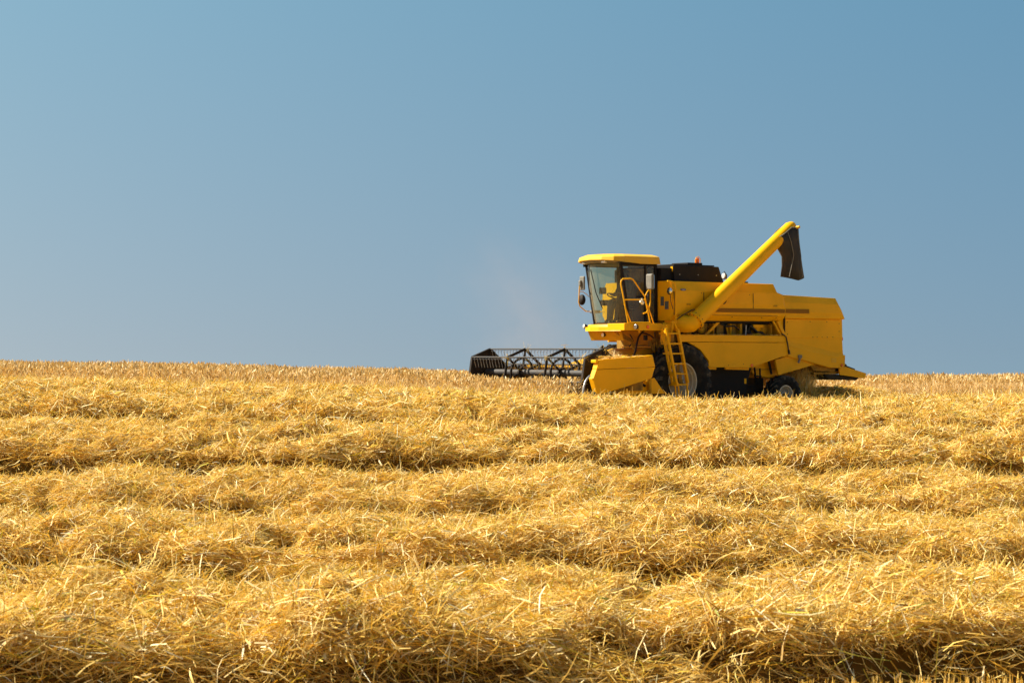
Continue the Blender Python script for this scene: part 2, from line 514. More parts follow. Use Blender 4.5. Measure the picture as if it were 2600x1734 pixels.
# standing crop: a stem, a blade and a bent ear for each plant
def wheat(x, y, hgt, wd, lean=0.13, base=None):
    n = len(x)
    zb = ground(x, y) if base is None else base
    D = np.stack([rng.normal(0, lean, n), rng.normal(0, lean, n), np.ones(n)], 1)
    D /= np.linalg.norm(D, axis=1, keepdims=True)
    L = hgt * rng.uniform(0.80, 1.12, n)
    P0 = np.stack([x, y, zb], 1)
    parts = [strands(P0 + D * (L * 0.5)[:, None], D, L, np.full(n, wd * 0.55), 0.04, 2, colours(n, WPAL, np.ones(4)))]
    top = P0 + D * L[:, None]
    E = D + rng.normal(0, 0.35, (n, 3)); E[:, 2] = np.abs(E[:, 2]) * 0.9; E /= np.linalg.norm(E, axis=1, keepdims=True)
    el = rng.uniform(0.07, 0.12, n)
    parts.append(strands(top + E * (el * 0.45)[:, None], E, el, wd * rng.uniform(1.6, 2.4, n), 0.15, 2, colours(n, WPAL[[0, 2, 1]] * 0.92, np.array([1, 1.6, 0.6]))))
    k = rng.random(n) < 0.6
    Dl = dirs(k.sum(), 0.6); Dl[:, 2] = np.abs(Dl[:, 2]) + 0.4; Dl /= np.linalg.norm(Dl, axis=1, keepdims=True)
    ll = rng.uniform(0.12, 0.25, k.sum())
    parts.append(strands(P0[k] + D[k] * (L[k] * rng.uniform(0.3, 0.8, k.sum()))[:, None] + Dl * (ll * 0.4)[:, None], Dl, ll, np.full(k.sum(), wd), 0.2, 2, colours(k.sum(), WPAL, np.ones(4))))
    return join(parts)
def crop():
    parts = []
    for y0, y1, dens in ((44.0, 50, 300), (50, 57, 220), (57, 63, 130)):
        xh = 19
        n = int(2 * xh * (y1 - y0) * dens)
        x = rng.uniform(-xh, xh, n); y = rng.uniform(y0, y1, n)
        u, v = in_machine(x, y)
        edge = 44.75 + 0.25 * fbm(x * 0.6, x * 0, 77) * 2
        k = (y > edge) & (~((u < 3.95) & (v > -2.75)) | (y > 55.5 + 0.6 * fbm(x * 0.5, y * 0, 66)))
        k &= ~((v > 2.2) & (u < 4.3))
        x, y = x[k], y[k]
        patch = 1 + 0.34 * fbm(x * 0.7, y * 0.7, 88)
        parts.append(wheat(x, y, 0.68 * patch, 0.013))
    # a few tall weeds above the crop
    V, F, C = join(parts)
    o = raw_mesh('standing_wheat', V, F, M['wheat'], col=C)
    tag(o, 'uncut ripe wheat standing along the skyline', 'wheat', None, 'stuff')
crop()
def cut_strip():
    # trampled loose straw over the cut ground round the machine
    n = 90000
    x = rng.uniform(-17, 17, n); y = rng.uniform(43, 60, n)
    u, v = in_machine(x, y)
    k = ((u < 4.0) & (v > -2.75)) | (y < 44.9)
    x, y = x[k], y[k]; n = len(x)
    P = np.stack([x, y, ground(x, y) + rng.uniform(0, 0.14, n) ], 1)
    V, F, C = strands(P, dirs(n, 0.4), rng.uniform(0.12, 0.32, n), 0.012 * rng.uniform(0.7, 1.3, n), 0.1, 2)
    o = raw_mesh('loose_straw', V, F, M['straw'], col=C)
    tag(o, 'loose cut straw scattered on the ground around the harvester', 'straw', None, 'stuff')
cut_strip()
# ------------------------------------------------------------------ combine harvester (local x forward, y to its left, z up)
HARV = bpy.data.objects.new('combine_harvester', None)
HARV.location = (3.31, 49.12, -1.65)
HARV.rotation_euler = (0, 0, math.pi + R(37))
COL.objects.link(HARV)
tag(HARV, 'yellow combine harvester with black reel and raised unloading pipe working at the crop edge', 'combine harvester')

M['yellow_shade_mid'] = mat('shaded_dirty_yellow_paint', (0.55, 0.28, 0.004), 0.6, spec=0.15, dirt=(0.20, 0.12, 0.02), dirt_scale=3.0, dirt_amt=0.6)  # yellow darkened to paint in shade under cab and in header, plus dirt
class MB:
    def __init__(s): s.v = []; s.f = []; s.sm = []
    def add(s, vs, fs, smooth=False):
        o = len(s.v); s.v += [tuple(map(float, p)) for p in vs]
        s.f += [tuple(i + o for i in f) for f in fs]; s.sm += [smooth] * len(fs)
        return s
    def box(s, a, b, c, d, e, f):
        vs = [(x, y, z) for x in (a, b) for y in (c, d) for z in (e, f)]
        return s.add(vs, [(0, 1, 3, 2), (4, 6, 7, 5), (0, 4, 5, 1), (2, 3, 7, 6), (0, 2, 6, 4), (1, 5, 7, 3)])
    def prism(s, poly, y0, y1):
        n = len(poly)
        vs = [(x, y0, z) for x, z in poly] + [(x, y1, z) for x, z in poly]
        fs = [tuple(range(n)), tuple(range(2 * n - 1, n - 1, -1))] + [(i, i + n, (i + 1) % n + n, (i + 1) % n) for i in range(n)]
        return s.add(vs, fs)
    def prism_x(s, poly, x0, x1):
        n = len(poly)
        vs = [(x0, y, z) for y, z in poly] + [(x1, y, z) for y, z in poly]
        fs = [tuple(range(n)), tuple(range(2 * n - 1, n - 1, -1))] + [(i, i + n, (i + 1) % n + n, (i + 1) % n) for i in range(n)]
        return s.add(vs, fs)
    def loft(s, rings, closed=True, caps=True, smooth=False):
        n = len(rings[0]); vs = [p for r in rings for p in r]; fs = []
        for k in range(len(rings) - 1):
            for i in range(n if closed else n - 1):
                j = (i + 1) % n
                fs.append((k * n + i, k * n + j, (k + 1) * n + j, (k + 1) * n + i))
        s.add(vs, fs, smooth)
        if caps: s.add(rings[0], [tuple(range(n))]); s.add(rings[-1], [tuple(range(n - 1, -1, -1))])
        return s
    def tube(s, pts, r, n=10, caps=True, r1=None):
        P = [Vector(p) for p in pts]; rings = []; up = None
        for i, p in enumerate(P):
            d = (P[min(i + 1, len(P) - 1)] - P[max(i - 1, 0)]).normalized()
            if up is None:
                up = Vector((0, 0, 1)) if abs(d.z) < 0.9 else Vector((1, 0, 0))
            a = d.cross(up).normalized(); up = a.cross(d).normalized()
            rr = r if r1 is None else r + (r1 - r) * i / (len(P) - 1)
            rings.append([tuple(p + (a * math.cos(2 * math.pi * k / n) + up * math.sin(2 * math.pi * k / n)) * rr) for k in range(n)])
        return s.loft(rings, True, caps, True)
    def lathe(s, prof, c, axis='y', n=48, smooth=True, caps=True):
        """prof: (radius, axial offset)"""
        rings = []
        for r, a in prof:
            ring = []
            for k in range(n):
                A = 2 * math.pi * k / n; p, q = r * math.cos(A), r * math.sin(A)
                ring.append({'y': (c[0] + p, c[1] + a, c[2] + q), 'x': (c[0] + a, c[1] + p, c[2] + q), 'z': (c[0] + p, c[1] + q, c[2] + a)}[axis])
            rings.append(ring)
        return s.loft(rings, True, caps, smooth)
    def beam(s, a, b, wd, ht, up=(0, 0, 1)):
        a, b = Vector(a), Vector(b); d = (b - a).normalized(); up = Vector(up)
        if abs(d.dot(up)) > 0.95: up = Vector((1, 0, 0))
        x = d.cross(up).normalized() * wd / 2; y = x.cross(d).normalized() * ht / 2
        r = lambda p: [tuple(p + x + y), tuple(p - x + y), tuple(p - x - y), tuple(p + x - y)]
        return s.loft([r(a), r(b)])
    def build(s, name, m, parent=HARV, bevel=0.008, label=None):
        me = bpy.data.meshes.new(name); me.from_pydata(s.v, [], s.f); me.update()
        import bmesh
        bm = bmesh.new(); bm.from_mesh(me); bmesh.ops.recalc_face_normals(bm, faces=bm.faces); bm.to_mesh(me); bm.free()
        me.polygons.foreach_set('use_smooth', s.sm)
        me.materials.append(m if not isinstance(m, str) else M[m])
        o = bpy.data.objects.new(name, me); COL.objects.link(o); o.parent = parent
        if bevel:
            bv = o.modifiers.new('bevel', 'BEVEL'); bv.width = bevel; bv.segments = 2; bv.limit_method = 'ANGLE'; bv.angle_limit = R(35)
        if label: o['label'] = label
        return o

def sym(y, z): return [(y[i], z[i]) for i in range(len(y))] + [(-y[i], z[i]) for i in range(len(y) - 1, -1, -1)]
def ring(x, hw): return [(x, a, b) for a, b in sym(*hw)]

# --- grain tank (side walls barrel slightly; rear end cut back)
rs = []
rs.append(ring(0.33, ([1.20, 1.31, 1.33, 1.30, 1.17], [2.33, 2.48, 2.75, 3.05, 3.28])))
rs.append(ring(-3.14, ([1.20, 1.31, 1.33, 1.30, 1.17], [2.34, 2.48, 2.75, 3.05, 3.27])))
rs.append(ring(-3.36, ([1.20, 1.31, 1.33, 1.30, 1.10], [2.34, 2.48, 2.75, 3.00, 3.03])))
rs.append(ring(-3.42, ([1.20, 1.31, 1.33, 1.29, 1.10], [2.35, 2.48, 2.66, 2.80, 2.85])))
tank = MB().loft(rs).build('grain_tank', 'yellow', bevel=0.012)
MB().box(-0.60, -3.385, 1.327, 1.343, 2.545, 2.64).build('stripe', 'stripe', tank, 0)
MB().box(-3.43, -4.30, 1.268, 1.284, 2.545, 2.65).build('stripe', 'stripe', tank, 0)
e = MB(); e.loft([[(-0.015 + 0.085 * math.cos(a), yy, 3.07 + 0.026 * math.sin(a)) for a in np.linspace(0, 2 * math.pi, 21)[:-1]] for yy in (1.28, 1.315)])
e.build('emblem', 'emblem', tank, 0)
e = MB(); e.loft([[(-0.015 + 0.055 * math.cos(a), yy, 3.07 + 0.010 * math.sin(a)) for a in np.linspace(0, 2 * math.pi, 17)[:-1]] for yy in (1.30, 1.319)])
e.build('emblem_centre', 'steel', tank, 0)
# the one letter that shows behind the unloading pipe
outer = [(0, 0), (0.10, 0)] + [(0.10 + 0.10 * math.sin(a), 0.10 - 0.10 * math.cos(a)) for a in np.linspace(0.15, math.pi - 0.15, 12)] + [(0.10, 0.20), (0, 0.20)]
inner = [(0.04, 0.035), (0.09, 0.035)] + [(0.095 + 0.065 * math.sin(a), 0.10 - 0.065 * math.cos(a)) for a in np.linspace(0.15, math.pi - 0.15, 12)] + [(0.09, 0.165), (0.04, 0.165)]
def letter(pts, y): return [(-1.19 - a - 0.15 * b_, y, 2.735 + b_ * 0.95) for a, b_ in pts]
le = MB(); n_ = len(outer)
A0, A1, B0, B1 = letter(outer, 1.325), letter(outer, 1.339), letter(inner, 1.325), letter(inner, 1.339)
le.add(A1 + B1, [(i, (i + 1) % n_, (i + 1) % n_ + n_, i + n_) for i in range(n_)])
le.add(A0 + A1, [(i, (i + 1) % n_, (i + 1) % n_ + n_, i + n_) for i in range(n_)])
le.add(B0 + B1, [(i, (i + 1) % n_, (i + 1) % n_ + n_, i + n_) for i in range(n_)])
le.build('lettering', 'black', tank, 0)
sm = MB()
sm.box(0.30, -3.15, 1.308, 1.3115, 2.468, 2.476); sm.box(0.295, 0.287, 1.30, 1.334, 2.48, 3.03); sm.box(-0.655, -0.663, 1.322, 1.336, 2.56, 3.02); sm.box(-2.30, -2.308, 1.322, 1.336, 2.56, 3.02)
sm.build('panel_seam', 'dark', tank, 0)
for x, z in ((0.22, 2.55), (0.22, 2.95), (-0.60, 3.0), (-0.72, 2.45), (-1.6, 2.43), (-2.6, 2.42), (-3.1, 2.42), (-2.2, 2.98), (-0.58, 2.6)):
    MB().lathe([(0.012, 0), (0.010, 0.012)], (x, 1.318 if z < 2.9 else 1.30, z), n=8).build('bolt', 'dark', tank, 0)
for x in (-0.1, -3.0):
    MB().box(x, x - 0.12, 1.325, 1.345, 2.70, 2.74).build('catch', 'yellow_shade_mid', tank, 0.004)
# front panel fittings
for (a, b_, c_, d_) in ((0.90, 1.0, 2.69, 2.90), (1.05, 1.17, 2.60, 2.79)):
    vb = MB().box(0.33, 0.35, a, b_, c_, d_)
    for q in range(6):
        z0 = c_ + (d_ - c_) * (q + 0.5) / 6
        vb.box(0.35, 0.362, a + 0.01, b_ - 0.01, z0 - 0.008, z0 + 0.006)
    vb.build('vent', 'vent', tank, 0)
# --- engine cover (black box behind the cab)
ec = MB()
ec.loft([ring(-0.02, ([0.98, 0.95], [3.285, 3.67])), ring(-1.50, ([0.98, 0.95], [3.285, 3.665])), ring(-1.63, ([0.98, 0.97], [3.28, 3.31]))])
ecover = ec.build('engine_cover', 'black', bevel=0.01)
MB().box(-0.10, -1.42, -0.85, 0.88, 3.672, 3.70).build('lid', 'black', ecover, 0.006)
MB().box(-0.62, -1.1, 0.2, 0.8, 3.702, 3.755).build('air_intake', 'black', ecover, 0.01)
MB().box(-0.018, -0.006, 0.86, 0.93, 3.52, 3.64).build('sticker', 'yellow', ecover, 0)
for x in (-0.2, -0.8, -1.4):
    MB().lathe([(0.012, 0), (0.012, 0.01)], (x, 0.968, 3.45), n=8).build('bolt', 'steel', ecover, 0)
# dark fill between cab and tank
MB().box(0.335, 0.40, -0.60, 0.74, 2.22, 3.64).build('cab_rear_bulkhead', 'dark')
MB().box(0.40, 0.41, -0.35, 0.68, 3.00, 3.60).build('rear_wall_yellow_fill', 'yellow_dark')  # added panel for the yellow glimpsed through the cab glass
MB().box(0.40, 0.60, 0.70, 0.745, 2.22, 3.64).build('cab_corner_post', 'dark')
MB().box(0.33, -0.02, -0.85, 0.90, 3.285, 3.60).build('tank_front_rim', 'black', tank, 0.01)
# beacon
bc = bpy.data.objects.new('beacon', None); COL.objects.link(bc); bc.parent = HARV; bc.location = (-1.0, 0.72, 3.70)
MB().lathe([(0.055, 0), (0.06, 0.03), (0.05, 0.05)], (0, 0, 0), 'z', 20).build('beacon_base', 'white', bc, 0)
MB().lathe([(0.052, 0.05), (0.054, 0.12), (0.046, 0.17), (0.02, 0.185)], (0, 0, 0), 'z', 20).build('beacon_lens', 'orange', bc, 0)
MB().tube([(0.07, 0, 0), (0.07, 0, 0.12), (0.03, 0, 0.20), (-0.04, 0, 0.215), (-0.10, 0, 0.16), (-0.115, 0, 0.02)], 0.008, 8).build('beacon_guard', 'yellow', bc, 0)
# work lamp on the tank top
wl = bpy.data.objects.new('work_lamp', None); COL.objects.link(wl); wl.parent = HARV; wl.location = (-1.72, 0.92, 3.44)
MB().lathe([(0.03, -0.06), (0.075, -0.02), (0.08, 0.03), (0.07, 0.035)], (0, 0, 0), 'x', 20).build('housing', 'grey', wl, 0)
MB().lathe([(0.066, 0.036), (0.05, 0.045)], (0, 0, 0), 'x', 20).build('lens', 'lens', wl, 0)
MB().tube([(0, -0.06, -0.17), (0, -0.085, 0.02), (0, 0, 0.12), (0, 0.085, 0.02), (0, 0.06, -0.17)], 0.01, 8).build('bracket', 'black', wl, 0)
MB().box(-2.25, -2.5, 0.75, 0.95, 3.26, 3.32).build('latch', 'black', tank, 0.01)

# --- rear hood
rs = []
for x, zt, zs in ((-3.35, 3.01, 0), (-5.38, 2.95, 0), (-5.50, 2.76, -0.08), (-5.565, 2.60, -0.15), (-5.60, 2.455, -0.2)):
    k = (zt - 2.40) / 0.60
    rs.append(ring(x, ([1.20, 1.255, 1.27, 1.24, 1.14 + 0.06 * (1 - k)], [2.40, 2.42, 2.40 + 0.18 * k, 2.40 + 0.42 * k, zt])))
hood = MB().loft(rs).build('rear_hood', 'yellow', bevel=0.012)
MB().prism([(-3.30, 2.398), (-5.565, 2.398), (-5.58, 1.915), (-3.30, 1.935)], -1.21, 1.21).build('hood_side', 'yellow', hood)
for x, z in ((-5.45, 2.3), (-5.45, 2.1), (-3.6, 2.32), (-3.6, 2.02), (-4.4, 2.34), (-5.0, 2.34)):
    MB().lathe([(0.012, 0), (0.010, 0.008)], (x, 1.211, z), n=8).build('bolt', 'dark', hood, 0)
MB().box(-3.452, -3.46, 1.19, 1.274, 1.95, 2.60).build('panel_seam', 'dark', hood, 0)
for x in (-4.50, -4.65, -4.83, -5.02, -5.22):
    MB().lathe([(0.012, 0), (0.010, 0.008)], (x, 1.211, 1.95), n=8).build('bolt', 'dark', hood, 0)
MB().prism([(-3.30, 1.95), (-5.575, 1.93), (-5.61, 1.50), (-5.69, 1.49), (-5.68, 1.222), (-5.54, 1.155), (-5.07, 1.173), (-4.55, 1.275), (-4.02, 1.385), (-3.84, 1.405), (-3.55, 1.45), (-3.3, 1.45)], -1.20, 1.20).build('rear_side_panel', 'yellow')
# folded lower panel: bends out along the slanting crease
fp = MB()
for s_ in (1, -1):
    a = [(-3.56, 1.206 * s_, 1.86), (-4.4, 1.206 * s_, 1.72), (-5.30, 1.206 * s_, 1.56), (-5.60, 1.206 * s_, 1.545)]
    b_ = [(-3.58, 1.25 * s_, 1.47), (-4.03, 1.255 * s_, 1.392), (-5.07, 1.255 * s_, 1.18), (-5.52, 1.25 * s_, 1.165)]
    c_ = [(-3.57, 1.245 * s_, 1.75), (-4.35, 1.255 * s_, 1.58), (-5.25, 1.255 * s_, 1.45), (-5.58, 1.245 * s_, 1.44)]
    fp.add(a + c_ + b_, [(i, i + 1, i + 5, i + 4) for i in range(3)] + [(i + 4, i + 5, i + 9, i + 8) for i in range(3)])
fp.build('folded_panel', 'yellow', bevel=0)
MB().box(-5.30, -5.12, 1.257, 1.262, 1.30, 1.42).build('sticker', 'yellow_dusty', bevel=0)
MB().box(-5.57, -5.61, 1.0, 1.2, 1.87, 1.95).build('tail_lamp', 'red', bevel=0.01)
MB().tube([(-5.69, 1.0, 1.40), (-5.76, 1.02, 1.40), (-5.80, 1.02, 1.37)], 0.012, 6).build('hook', 'dark', bevel=0)
MB().lathe([(0.04, 0), (0.035, 0.02)], (-5.50, 1.256, 1.235), n=16).build('side_marker', 'orange', bevel=0)
lt = MB(); lt.box(-3.92, -4.05, 1.25, 1.285, 1.42, 1.50); lt.beam((-3.98, 1.27, 1.42), (-3.93, 1.27, 1.30), 0.04, 0.05)
lt.build('latch', 'grey')

# --- long side guards, both flanks
def guard(s_):
    top = MB(); top.prism([(0.13, 1.994), (-3.38, 1.977), (-3.45, 1.812), (0.13, 1.822)], 1.30 * s_, 1.36 * s_)
    p = top.build('side_guard', 'yellow')
    lo = MB(); lo.prism([(-0.13, 1.812), (-3.452, 1.802), (-3.48, 1.506), (-2.20, 1.188), (-0.80, 1.205), (-0.80, 1.36), (-0.52, 1.64)], 1.30 * s_, 1.352 * s_)
    lo.build('lower_panel', 'yellow', p)
    lo = MB(); lo.prism([(-0.82, 1.203), (-1.10, 1.200), (-1.10, 1.145), (-0.82, 1.15)], 1.24 * s_, 1.30 * s_)
    lo.prism([(-1.40, 1.198), (-2.19, 1.186), (-2.19, 1.128), (-1.40, 1.15)], 1.24 * s_, 1.30 * s_)
    lo.build('lower_edge', 'yellow', p)
    MB().lathe([(0.04, 0), (0.036, 0.02)] if s_ > 0 else [(0.04, 0), (0.036, -0.02)], (-2.23, 1.353 * s_, 1.245), n=16).build('side_marker', 'orange', p, 0)
    for x, z in ((-1.95, 1.28), (-0.32, 1.74), (-1.45, 1.25)):
        MB().lathe([(0.010, 0), (0.010, 0.006)], (x, 1.353 * s_, z), n=8).build('bolt', 'dark', p, 0)
    return p
g1 = guard(1); guard(-1)
MB().tube([(-3.25, 1.36, 2.03), (-3.30, 1.375, 2.01), (-3.385, 1.38, 1.95), (-3.44, 1.385, 1.76), (-3.475, 1.38, 1.60), (-3.50, 1.375, 1.55)], 0.016, 8).build('cable', 'hose', g1, 0)
MB().tube([(-3.475, 1.38, 1.62), (-3.505, 1.375, 1.52)], 0.028, 8).build('gas_strut', 'hose', g1, 0)

# --- chassis and what shows in the open strip
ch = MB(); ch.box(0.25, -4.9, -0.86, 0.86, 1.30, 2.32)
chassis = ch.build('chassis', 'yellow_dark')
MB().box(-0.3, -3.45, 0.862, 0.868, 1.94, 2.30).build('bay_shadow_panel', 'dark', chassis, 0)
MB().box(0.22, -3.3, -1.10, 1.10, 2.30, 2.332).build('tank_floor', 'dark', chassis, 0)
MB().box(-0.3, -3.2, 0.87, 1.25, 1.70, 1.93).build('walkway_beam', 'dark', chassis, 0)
for s_ in (1, -1):
    st = MB()
    st.beam((-3.03, 1.28 * s_, 2.34), (-3.30, 1.28 * s_, 1.98), 0.05, 0.05); st.beam((-3.17, 1.30 * s_, 2.34), (-3.40, 1.30 * s_, 1.98), 0.06, 0.09)
    st.build('rear_strut', 'yellow', chassis)
    MB().beam((-1.42, 1.05 * s_, 2.33), (-0.98, 1.05 * s_, 1.99), 0.05, 0.07).build('diagonal_brace', 'yellow', chassis)
for i, (x0, x1, y, m_) in enumerate([(-1.46, -1.68, 0.92, 'yellow_dark'), (-1.86, -1.90, 0.98, 'yellow'), (-1.96, -2.10, 0.93, 'yellow_dark'), (-2.62, -2.95, 0.92, 'yellow_dark'), (-0.75, -1.15, 0.92, 'yellow_dark'), (-3.0, -3.2, 0.95, 'yellow_dark'), (-0.40, -0.55, 1.0, 'yellow_shade_mid'), (-1.22, -1.26, 1.05, 'yellow_shade_mid'), (-2.14, -2.22, 1.02, 'yellow_shade_mid'), (-3.10, -3.16, 1.12, 'yellow_shade_mid')]):
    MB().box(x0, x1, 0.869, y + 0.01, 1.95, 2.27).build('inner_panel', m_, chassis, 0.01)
MB().tube([(-1.75, 0.95, 2.23), (-1.82, 0.96, 1.96)], 0.02, 8).build('control_rod', 'yellow', chassis, 0)
MB().tube([(-2.30, 1.08, 2.24), (-2.28, 1.08, 1.97)], 0.016, 8).build('control_rod', 'steel', chassis, 0)
MB().tube([(-2.50, 1.0, 2.24), (-2.62, 1.02, 2.14), (-2.75, 1.0, 2.06), (-2.90, 1.02, 2.05), (-3.02, 1.0, 1.97)], 0.035, 8).build('drive_belt', 'hose', chassis, 0)
MB().tube([(-2.52, 1.0, 2.22), (-2.40, 1.0, 2.08), (-2.62, 1.0, 2.0)], 0.022, 8).build('drive_belt', 'hose', chassis, 0)
MB().lathe([(0.13, 0), (0.13, 0.05), (0.05, 0.06)], (-3.0, 0.96, 2.13), n=24).build('pulley', 'yellow_shade_mid', chassis, 0)
MB().lathe([(0.10, 0), (0.10, 0.05), (0.03, 0.06)], (-0.85, 0.99, 2.12), n=24).build('pulley', 'yellow_shade_mid', chassis, 0)
MB().box(-2.60, -2.95, 1.0, 1.03, 2.18, 2.26).build('belt_guard', 'yellow', chassis, 0.01)
MB().beam((-2.55, 1.02, 1.99), (-2.85, 1.02, 2.03), 0.03, 0.05).build('lever', 'yellow', chassis, 0)
MB().tube([(-1.50, 1.02, 2.27), (-1.72, 1.0, 2.20), (-1.95, 1.02, 2.22), (-2.15, 1.0, 2.12)], 0.018, 8).build('hose', 'hose', chassis, 0)
MB().lathe([(0.09, 0), (0.09, 0.05), (0.03, 0.06)], (-2.78, 0.96, 2.16), n=24).build('pulley', 'yellow', chassis, 0)
MB().lathe([(0.16, 0), (0.16, 0.04), (0.05, 0.05)], (-2.45, 0.92, 2.0), n=24).build('pulley', 'dark', chassis, 0)
MB().prism([(-0.62, 1.28), (-2.52, 1.28), (-2.53, 1.12), (-2.42, 0.79), (-2.36, 0.42), (-0.85, 0.42)], -1.0, 1.02).build('fuel_tank', 'black', bevel=0.03)
MB().box(-2.29, -2.365, 1.021, 1.026, 0.79, 0.92).build('sticker', 'yellow', bevel=0)
lb = MB(); lb.prism([(-2.62, 1.30), (-3.50, 1.40), (-3.56, 0.99), (-3.375, 0.918), (-2.90, 0.965), (-2.66, 1.05)], -0.92, 0.92)
lb.build('sieve_box', 'yellow')
MB().box(-2.66, -3.45, 0.93, 0.945, 1.13, 1.145).build('rail', 'yellow_dark', bevel=0)
fr = MB(); fr.beam((-2.66, 1.0, 1.19), (-2.70, 1.0, 0.92), 0.04, 0.03); fr.beam((-2.85, 1.0, 1.17), (-2.86, 1.0, 0.93), 0.03, 0.03); fr.beam((-2.66, 1.0, 0.98), (-2.90, 1.0, 0.965), 0.03, 0.03)
fr.beam((-3.10, 1.05, 1.38), (-3.20, 1.05, 1.02), 0.04, 0.05)
fr.build('frame_bracket', 'black', bevel=0)
for s_ in (1, -1):
    MB().prism([(-3.19, 1.38), (-3.60, 1.456), (-4.08, 1.376), (-4.62, 1.258), (-3.31, 0.995)], 1.12 * s_, 1.19 * s_).build('rear_wing', 'yellow')
# rear axle
ra = MB(); ra.beam((-3.5, -0.95, 0.50), (-3.5, 0.95, 0.50), 0.16, 0.16); ra.box(-3.35, -3.65, -0.3, 0.3, 0.5, 0.98); ra.beam((-2.3, 0.5, 0.72), (-3.3, 0.5, 0.60), 0.12, 0.2); ra.beam((-2.3, -0.5, 0.72), (-3.3, -0.5, 0.60), 0.12, 0.2)
ra.build('rear_axle', 'dark')
fa = MB(); fa.beam((0.05, -0.95, 0.85), (0.05, 0.95, 0.85), 0.35, 0.38); fa.box(0.3, -0.9, -0.5, 0.5, 0.8, 1.32)
fa.build('front_axle', 'black')
# --- straw chopper at the tail
cp = MB()
for s_ in (1, -1): cp.prism([(-5.55, 1.14), (-5.70, 1.20), (-5.80, 1.19), (-6.57, 1.015), (-6.50, 0.885), (-5.95, 0.945), (-5.58, 0.985)], 1.08 * s_, 1.12 * s_)
cp.add([(-5.68, -1.08, 1.17), (-5.68, 1.08, 1.17), (-6.45, 1.08, 1.01), (-6.45, -1.08, 1.01), (-5.68, -1.08, 1.15), (-5.68, 1.08, 1.15), (-6.45, 1.08, 0.99), (-6.45, -1.08, 0.99)],
       [(0, 1, 2, 3), (7, 6, 5, 4), (0, 4, 5, 1), (1, 5, 6, 2), (2, 6, 7, 3), (3, 7, 4, 0)])
chop = cp.build('straw_chopper', 'yellow')
MB().box(-4.75, -5.65, -1.0, 1.0, 1.0, 1.06).build('crossbeam', 'yellow_dark', chop)
MB().box(-5.0, -5.7, -0.95, 1.0, 1.07, 1.15).build('knife_housing', 'dark', chop)
for k in range(9):
    y = 0.98 - k * 0.245
    MB().prism([(-5.15, 0.985), (-6.35, 0.985), (-6.42, 0.90), (-6.30, 0.83), (-5.9, 0.86), (-5.3, 0.90)], y - 0.006, y + 0.006).build('spreader_fin', 'dark', chop, 0)
MB().tube([(-5.86, 0.9, 1.21), (-5.95, 0.9, 1.23), (-6.05, 0.9, 1.20), (-6.35, 0.9, 1.12)], 0.018, 8).build('adjusting_rod', 'dark', chop, 0)
MB().lathe([(0.05, -0.03), (0.05, 0.03)], (-5.98, 0.9, 1.215), n=16).build('knob', 'dark', chop, 0)
MB().prism([(-4.55, 1.26), (-5.5, 1.14), (-5.45, 1.06), (-4.7, 1.10)], -1.05, 1.05).build('straw_hood_floor', 'yellow_dark', chop)

